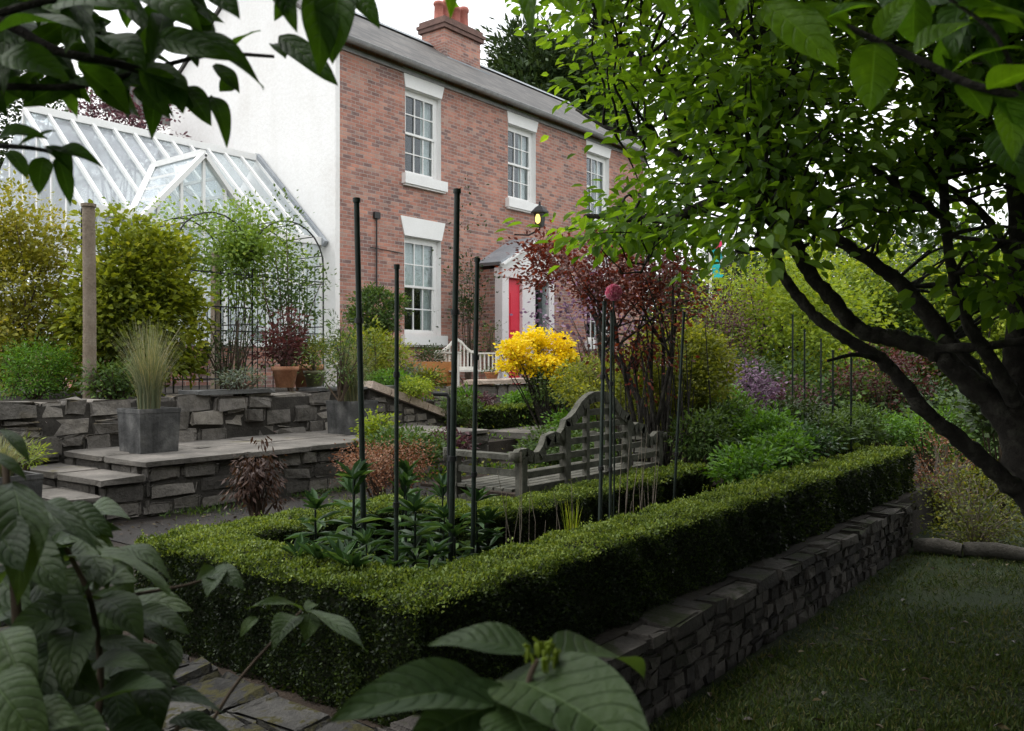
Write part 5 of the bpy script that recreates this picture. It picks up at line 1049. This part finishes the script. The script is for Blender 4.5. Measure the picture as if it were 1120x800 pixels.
# ------------------------------------------------------------------ foreground leaves
B_dark = bigleafmat('viburnum_leaf', (.035, .068, .024), (.075, .125, .04), (.13, .22, .04), 9, .32)
B_over = bigleafmat('overhang_leaf', (.028, .075, .010), (.06, .14, .016), (.07, .16, .02), 7, .5)
B_lit = bigleafmat('painted_backlit_leaf', (.08, .19, .012), (.15, .30, .02), (.16, .34, .025), 7, .65)  # brighter copy of the overhang leaf; light the canopy blocks is painted in
def spray(name, label, cat, root, stems, lvs, mat, parent_parts=True, up=(0, 0, 1), stemmat=None, fold=.22, arch=.12):
    """a foreground plant: woody stems and broad leaves; every leaf given by base, tip, width"""
    t = thing(name, label, cat, root); b = Buf()
    for pts, r in stems: 
        q = smooth([P(*p) for p in pts]); b.tube(q, np.linspace(r, r*.45, len(q)), 8)
    b.build('stem', stemmat or M_twig, t)
    return t
def leafset(t, rng, lst, mat, fold=.22, arch=.1, each=False, nl=12, nw=6):
    b = Buf()
    for i, L_ in enumerate(lst):
        (x0, y0, d0), (x1, y1, d1), w = L_[:3]; tilt = L_[3] if len(L_) > 3 else None
        p, q = P(x0, y0, d0), P(x1, y1, d1); wd = w * (d0+d1)/2/F
        view = unit(np.array([0, 0, EYE]) - (p+q)/2); a_ = unit(q-p); face = tilt if tilt is not None else rng.uniform(.25, .9)
        up = unit(view*face + np.array([0, 0, 1.])*(1-face)*.9 + rng.normal(size=3)*.12)
        if each:
            bb = Buf(); bigleaf(bb, p, q, wd, up, fold, arch, 40, 20, wave=.012, rnd=rng.uniform(), seed=i); bb.build('leaf', mat, t)
        else: bigleaf(b, p, q, wd, up, fold*rng.uniform(.4, 1.5), arch*rng.uniform(.2, 1.6), nl, nw, rnd=rng.uniform(), seed=i, curl=rng.uniform(0, .12))
    if not each: b.build('foliage', mat, t)
# bottom centre: five big veined leaves round a bud
t = spray('broad_leaved_shoot', 'shoot of large veined dark leaves with a pale bud at bottom centre', 'plant', (*P(570, 800, .78)[:2], 0), [([(600, 1900, .85), (585, 1200, .8), (575, 830, .76), (578, 750, .75), (588, 722, .75)], .005)], None, B_dark)
leafset(t, rng, [((548, 762, .76), (362, 788, .66), 92, .42), ((585, 716, .78), (468, 706, .80), 58, .15), ((550, 742, .77), (718, 850, .64), 150, .36), ((600, 722, .78), (704, 742, .92), 76, .2), ((566, 765, .74), (440, 822, .68), 80, .5), ((560, 775, .72), (585, 830, .66), 90, .5)], B_dark, .28, .10, each=True)
b = Buf()
for k_ in range(26):
    o_ = rv(1, rng)[0]*(.014, .014, .008); c = P(593, 713, .76) + o_; b.tube([c - (0, 0, .01), c, c + rv(1, rng)[0]*.005], [.0012, .0018, .001], 5)
b.build('flower_bud', L_yg, t)
# bottom left: a dense mass of dark viburnum leaves
t = spray('viburnum_bush', 'mass of big dull green ribbed leaves filling the lower left corner', 'shrub', (*P(30, 800, .9)[:2], 0),
  [([(20, 1500, 1.05), (30, 900, 1.0), (20, 700, .98), (10, 560, .98), (5, 500, 1.0)], .008), ([(60, 1500, 1.1), (90, 900, 1.05), (110, 760, 1.02), (100, 660, 1.0), (72, 600, 1.0)], .006), ([(120, 1400, 1.1), (180, 880, 1.05), (200, 780, 1.0)], .005),
   ([(100, 660, 1.0), (150, 650, 1.05), (205, 640, 1.1), (243, 626, 1.12)], .003), ([(180, 880, 1.05), (250, 760, 1.15), (300, 700, 1.2), (330, 668, 1.22)], .003)], None, B_dark)
lst = [((12, 528, .95), (22, 655, .85), 60, .7), ((18, 540, 1.), (112, 602, .95), 22, .2), ((0, 585, 1.), (70, 640, .92), 60, .5), ((70, 612, 1.), (187, 645, .93), 40, .12), ((36, 556, 1.05), (114, 600, 1.), 20, .3),
 ((96, 668, 1.), (4, 700, .92), 58, .5), ((84, 682, .98), (72, 755, .88), 50, .7), ((112, 655, 1.), (156, 700, .95), 44, .5), ((150, 668, 1.05), (206, 690, 1.), 28, .3), ((150, 682, 1.05), (186, 716, 1.), 18, .3),
 ((84, 778, .95), (182, 752, .88), 62, .45), ((92, 740, .98), (160, 725, .92), 40, .3), ((60, 700, .95), (34, 785, .86), 52, .7), ((0, 690, .92), (34, 775, .84), 56, .7), ((160, 772, 1.), (248, 782, .93), 24, .2), ((185, 790, 1.), (255, 802, .95), 22, .3), ((10, 800, .85), (84, 785, .82), 60, .5),
 ((125, 600, 1.05), (190, 632, 1.), 24, .2), ((40, 640, 1.), (100, 690, .95), 46, .4), ((0, 640, 1.), (60, 600, .95), 40, .4), ((150, 740, 1.), (175, 800, .93), 50, .5), ((40, 720, .95), (110, 760, .9), 50, .5), ((-30, 500, .95), (30, 520, .95), 24, .3), ((0, 470, 1.), (34, 506, .98), 16, .4), ((-20, 560, .9), (25, 620, .85), 60, .6), ((100, 620, 1.02), (60, 665, .98), 40, .5),
 ((110, 700, 1.), (190, 735, .95), 30, .3), ((190, 700, 1.05), (170, 760, 1.), 34, .5), ((-10, 740, .85), (50, 820, .8), 70, .6), ((60, 790, .85), (120, 830, .82), 60, .6), ((120, 800, .9), (190, 830, .88), 50, .5), ((30, 600, 1.), (80, 575, 1.0), 26, .4), ((140, 620, 1.05), (100, 650, 1.), 30, .4),
 ((228, 628, 1.12), (266, 640, 1.08), 30, .3), ((243, 628, 1.12), (226, 650, 1.05), 26, .25), ((236, 622, 1.12), (215, 634, 1.1), 18, .5),
 ((332, 668, 1.22), (271, 664, 1.15), 17, .25), ((335, 668, 1.22), (402, 714, 1.12), 24, .12), ((325, 674, 1.22), (298, 706, 1.15), 32, .6), ((340, 672, 1.22), (334, 700, 1.18), 24, .6), ((334, 668, 1.22), (346, 660, 1.28), 14, .3), ((282, 676, 1.2), (262, 696, 1.18), 15, .6)]
leafset(t, rng, lst, B_dark, .25, .12, nl=16, nw=8)
ex_ = [((rng.uniform(-60, 130), rng.uniform(560, 820), rng.uniform(1.05, 1.3)),) for _ in range(70)]; l2 = []
for (p,) in ex_:
    a = rng.uniform(-.4, 1.5); L_ = rng.uniform(60, 95)
    if p[0] + p[1]*-.25 < -40: l2.append((p, (p[0]+L_*math.cos(a), p[1]+L_*math.sin(a), p[2]-rng.uniform(0, .1)), rng.uniform(34, 52)))
leafset(t, rng, l2, B_dark, .25, .12)
sk = np.stack([rng.uniform(-5, -1.3, 300), rng.uniform(1.0, 6, 300), rng.uniform(.2, 3.2, 300)], 1); b = Buf(); foliage(b, rng, sk, (-3, 3, 1), 26, .6, .2, .12, six=True); b.build('shaded_foliage', L_dark, t)  # unseen leaf mass added at left to darken the hedge end
# top left overhanging branch
t = spray('overhanging_branch', 'dark branch with pointed leaves hanging in from the top left', 'branch', tuple(P(-80, 60, 1.05)),
  [([(-120, 70, 1.0), (-20, 20, 1.0), (60, 55, 1.0), (130, 70, 1.02), (200, 95, 1.05), (245, 120, 1.07)], .007), ([(-80, 100, 1.0), (0, 95, 1.0), (80, 95, 1.02), (150, 80, 1.04), (230, 60, 1.08), (300, 62, 1.1)], .005),
   ([(-60, 165, 1.0), (0, 160, 1.0), (50, 165, 1.02), (75, 178, 1.03)], .004), ([(-20, 20, 1.0), (100, -10, 1.0), (240, -20, 1.0), (340, -10, 1.0), (372, 20, 1.0)], .005)], None, B_over, stemmat=M_bark)
lst = [((175, 38, 1.02), (289, 86, .98), 40, .4), ((150, 75, 1.03), (205, 92, 1.0), 34, .5), ((205, 95, 1.05), (230, 135, 1.03), 28, .4), ((232, 105, 1.06), (249, 160, 1.03), 22, .5), ((180, 75, 1.04), (200, 118, 1.0), 34, .4), ((150, 95, 1.03), (185, 128, 1.02), 30, .5),
 ((250, 58, 1.08), (284, 32, 1.06), 24, .4), ((300, 48, 1.1), (312, 62, 1.08), 22, .6), ((305, 40, 1.1), (368, 86, 1.06), 32, .5), ((345, -10, 1.0), (352, 75, .96), 44, .6), ((372, -20, 1.0), (362, 66, .98), 50, .6), ((385, -15, 1.0), (415, 28, .98), 26, .5), ((300, -20, 1.0), (325, 35, .98), 26, .5), ((330, -25, 1.), (300, 22, .98), 28, .5),
 ((60, 165, 1.02), (112, 180, 1.0), 20, .4), ((50, 160, 1.02), (80, 190, 1.0), 24, .4), ((62, 172, 1.02), (78, 224, 1.0), 20, .5), ((48, 172, 1.02), (42, 213, 1.0), 26, .6), ((20, 160, 1.0), (60, 140, 1.0), 26, .4), ((10, 165, 1.0), (30, 195, .98), 20, .5), ((0, 150, 1.0), (50, 148, 1.0), 22, .4),
 ((70, 90, 1.0), (118, 100, .98), 30, .4), ((255, 90, 1.08), (240, 100, 1.07), 20, .6), ((235, 70, 1.08), (262, 100, 1.06), 22, .5), ((0, 35, .9), (90, 30, .9), 60, .3), ((60, 5, .9), (150, 10, .88), 60, .3), ((150, -10, .9), (220, 30, .88), 50, .4), ((220, -20, .9), (262, 20, .88), 36, .5), ((110, 40, .95), (160, 75, .93), 44, .4), ((0, 60, .9), (75, 85, .9), 50, .4)]
for _ in range(125):
    x_ = rng.uniform(-70, 235) ; y_ = rng.uniform(-50, 125 - max(0, x_-40)*.28); a = rng.normal()*.7 + .35; L_ = rng.uniform(48, 85)
    if y_ + L_*math.sin(a) > 135 - x_*.05 and x_ < 150: continue
    if x_ + L_ > 262: continue
    lst.append(((x_, y_, rng.uniform(.95, 1.25)), (x_+L_*math.cos(a), y_+L_*math.sin(a), rng.uniform(.93, 1.22)), rng.uniform(24, 36)))
leafset(t, rng, lst, B_over, .3, .1)
# top centre and top right branch with hanging leaves
t = spray('leafy_branch', 'dark branch crossing the upper right corner with heart shaped hanging leaves', 'branch', tuple(P(1180, 130, .95)),
  [([(1190, 135, .95), (1120, 108, .95), (1060, 92, .96), (1010, 68, .98), (960, 45, 1.0), (905, 20, 1.02), (850, 2, 1.05), (790, -20, 1.08), (640, -45, 1.1), (480, -50, 1.15)], .0055), ([(1120, 108, .95), (1090, 40, .96), (1040, 0, .98), (1000, -30, 1.)], .003)], None, B_over, stemmat=M_bark)
lst = [((836, 4, 1.05), (918, 76, .98), 54, .6), ((957, 46, 1.0), (951, 121, .96), 54, .75), ((960, 44, 1.0), (1000, -8, .98), 36, .5), ((905, 20, 1.0), (960, 5, .98), 40, .3), ((1000, 60, 1.0), (1063, 22, .98), 50, .3), ((1040, 80, .98), (1120, 48, .95), 40, .2), ((1050, 90, .98), (1082, 125, .95), 40, .5), ((1080, 98, .95), (1140, 70, .9), 46, .3), ((1090, 100, .96), (1135, 165, .93), 40, .5), ((1060, 20, .98), (1125, 30, .95), 44, .2), ((1010, -20, .98), (1090, 0, .95), 44, .3), ((1040, 5, .98), (1125, 18, .93), 24, .2),
 ((576, -40, 1.1), (580, 36, 1.05), 24, .6), ((600, -45, 1.1), (625, 12, 1.05), 44, .6), ((640, -40, 1.1), (655, 12, 1.05), 30, .5), ((690, -40, 1.1), (745, 28, 1.05), 30, .5), ((730, -35, 1.08), (790, 30, 1.03), 36, .5), ((485, -45, 1.15), (493, 20, 1.1), 26, .6), ((770, -30, 1.08), (770, 40, 1.05), 34, .6), ((850, -15, 1.05), (905, -5, 1.0), 30, .4), ((1100, 110, .95), (1110, 175, .92), 36, .6), ((880, 5, 1.03), (940, 40, 1.0), 30, .3), ((815, -20, 1.06), (800, 25, 1.04), 30, .6)]
leafset(t, rng, lst, B_lit, .25, .08, nl=16, nw=8)
l3 = []
for _ in range(44):
    x_ = rng.uniform(985, 1170); y_ = rng.uniform(-50, 60) if rng.uniform() < .65 else rng.uniform(60, 210)
    if y_ > 60: x_ = rng.uniform(1085, 1170)
    a = rng.uniform(-.4, 1.9); L_ = rng.uniform(55, 90); l3.append(((x_, y_, rng.uniform(1.0, 1.25)), (x_+L_*math.cos(a), y_+L_*math.sin(a)*.8, rng.uniform(1.0, 1.25)), rng.uniform(30, 46)))
bb_ = Buf(); leafset(t, rng, l3, B_over, .25, .08)

# ------------------------------------------------------------------ camera, sky, sun
cam = bpy.data.cameras.new('camera'); co = bpy.data.objects.new('camera', cam); COL.objects.link(co); SC.camera = co
cam.sensor_width = 36; cam.lens = 36 * F / 1120; cam.clip_start = .05; cam.clip_end = 2000
co.location = (0, 0, EYE); co.rotation_euler = (math.radians(90), 0, -math.atan2(.788, .616)); cam.shift_y = -(HY - 400) / 1120 * -1
cam.dof.use_dof = True; cam.dof.focus_distance = 6.5; cam.dof.aperture_fstop = 9.0
SUN_DIR = unit(np.array([-.22, .5, 1.0]))
w = bpy.data.worlds.new('World'); SC.world = w; w.use_nodes = True; nt = w.node_tree; nt.nodes.clear()
out = nt.nodes.new('ShaderNodeOutputWorld'); bg = nt.nodes.new('ShaderNodeBackground'); sky = nt.nodes.new('ShaderNodeTexSky')
sky.sky_type = 'NISHITA'; sky.sun_disc = False; sky.sun_elevation = math.asin(SUN_DIR[2]); sky.sun_rotation = math.atan2(SUN_DIR[0], SUN_DIR[1]); sky.dust_density = 4; sky.air_density = 1.5
hs = N(nt, 'ShaderNodeHueSaturation', i_Saturation=.14); nt.links.new(sky.outputs[0], hs.inputs['Color'])
# a closed bright cloud layer evens the sky out
tc = nt.nodes.new('ShaderNodeTexCoord'); nz = N(nt, 'ShaderNodeTexNoise', i_Scale=2.2, i_Detail=6); nt.links.new(tc.outputs['Generated'], nz.inputs['Vector'])
cl = ramp(nt, nz.outputs['Fac'], [(.3, (11.5, 11.9, 12.4)), (.7, (15.5, 15.6, 15.8))])
mx = mix(nt, .75, hs.outputs[0], cl); nt.links.new(mx, bg.inputs[0]); bg.inputs[1].default_value = .12; nt.links.new(bg.outputs[0], out.inputs[0])
sd = bpy.data.lights.new('sun', 'SUN'); so = bpy.data.objects.new('sun', sd); COL.objects.link(so); sd.energy = 1.0; sd.angle = math.radians(14); sd.color = (1, .97, .92)
so.rotation_euler = Vector(tuple(-SUN_DIR)).to_track_quat('-Z', 'Y').to_euler()
vs = SC.view_settings; vs.view_transform = 'Standard'; vs.look = 'None'; vs.gamma = 1; vs.use_curve_mapping = False; vs.exposure = 0.45
cy = SC.cycles; cy.max_bounces = 6; cy.diffuse_bounces = 3; cy.glossy_bounces = 3; cy.transmission_bounces = 4; cy.transparent_max_bounces = 8; cy.caustics_reflective = False; cy.caustics_refractive = False
cy.use_denoising = True; cy.sample_clamp_indirect = 4
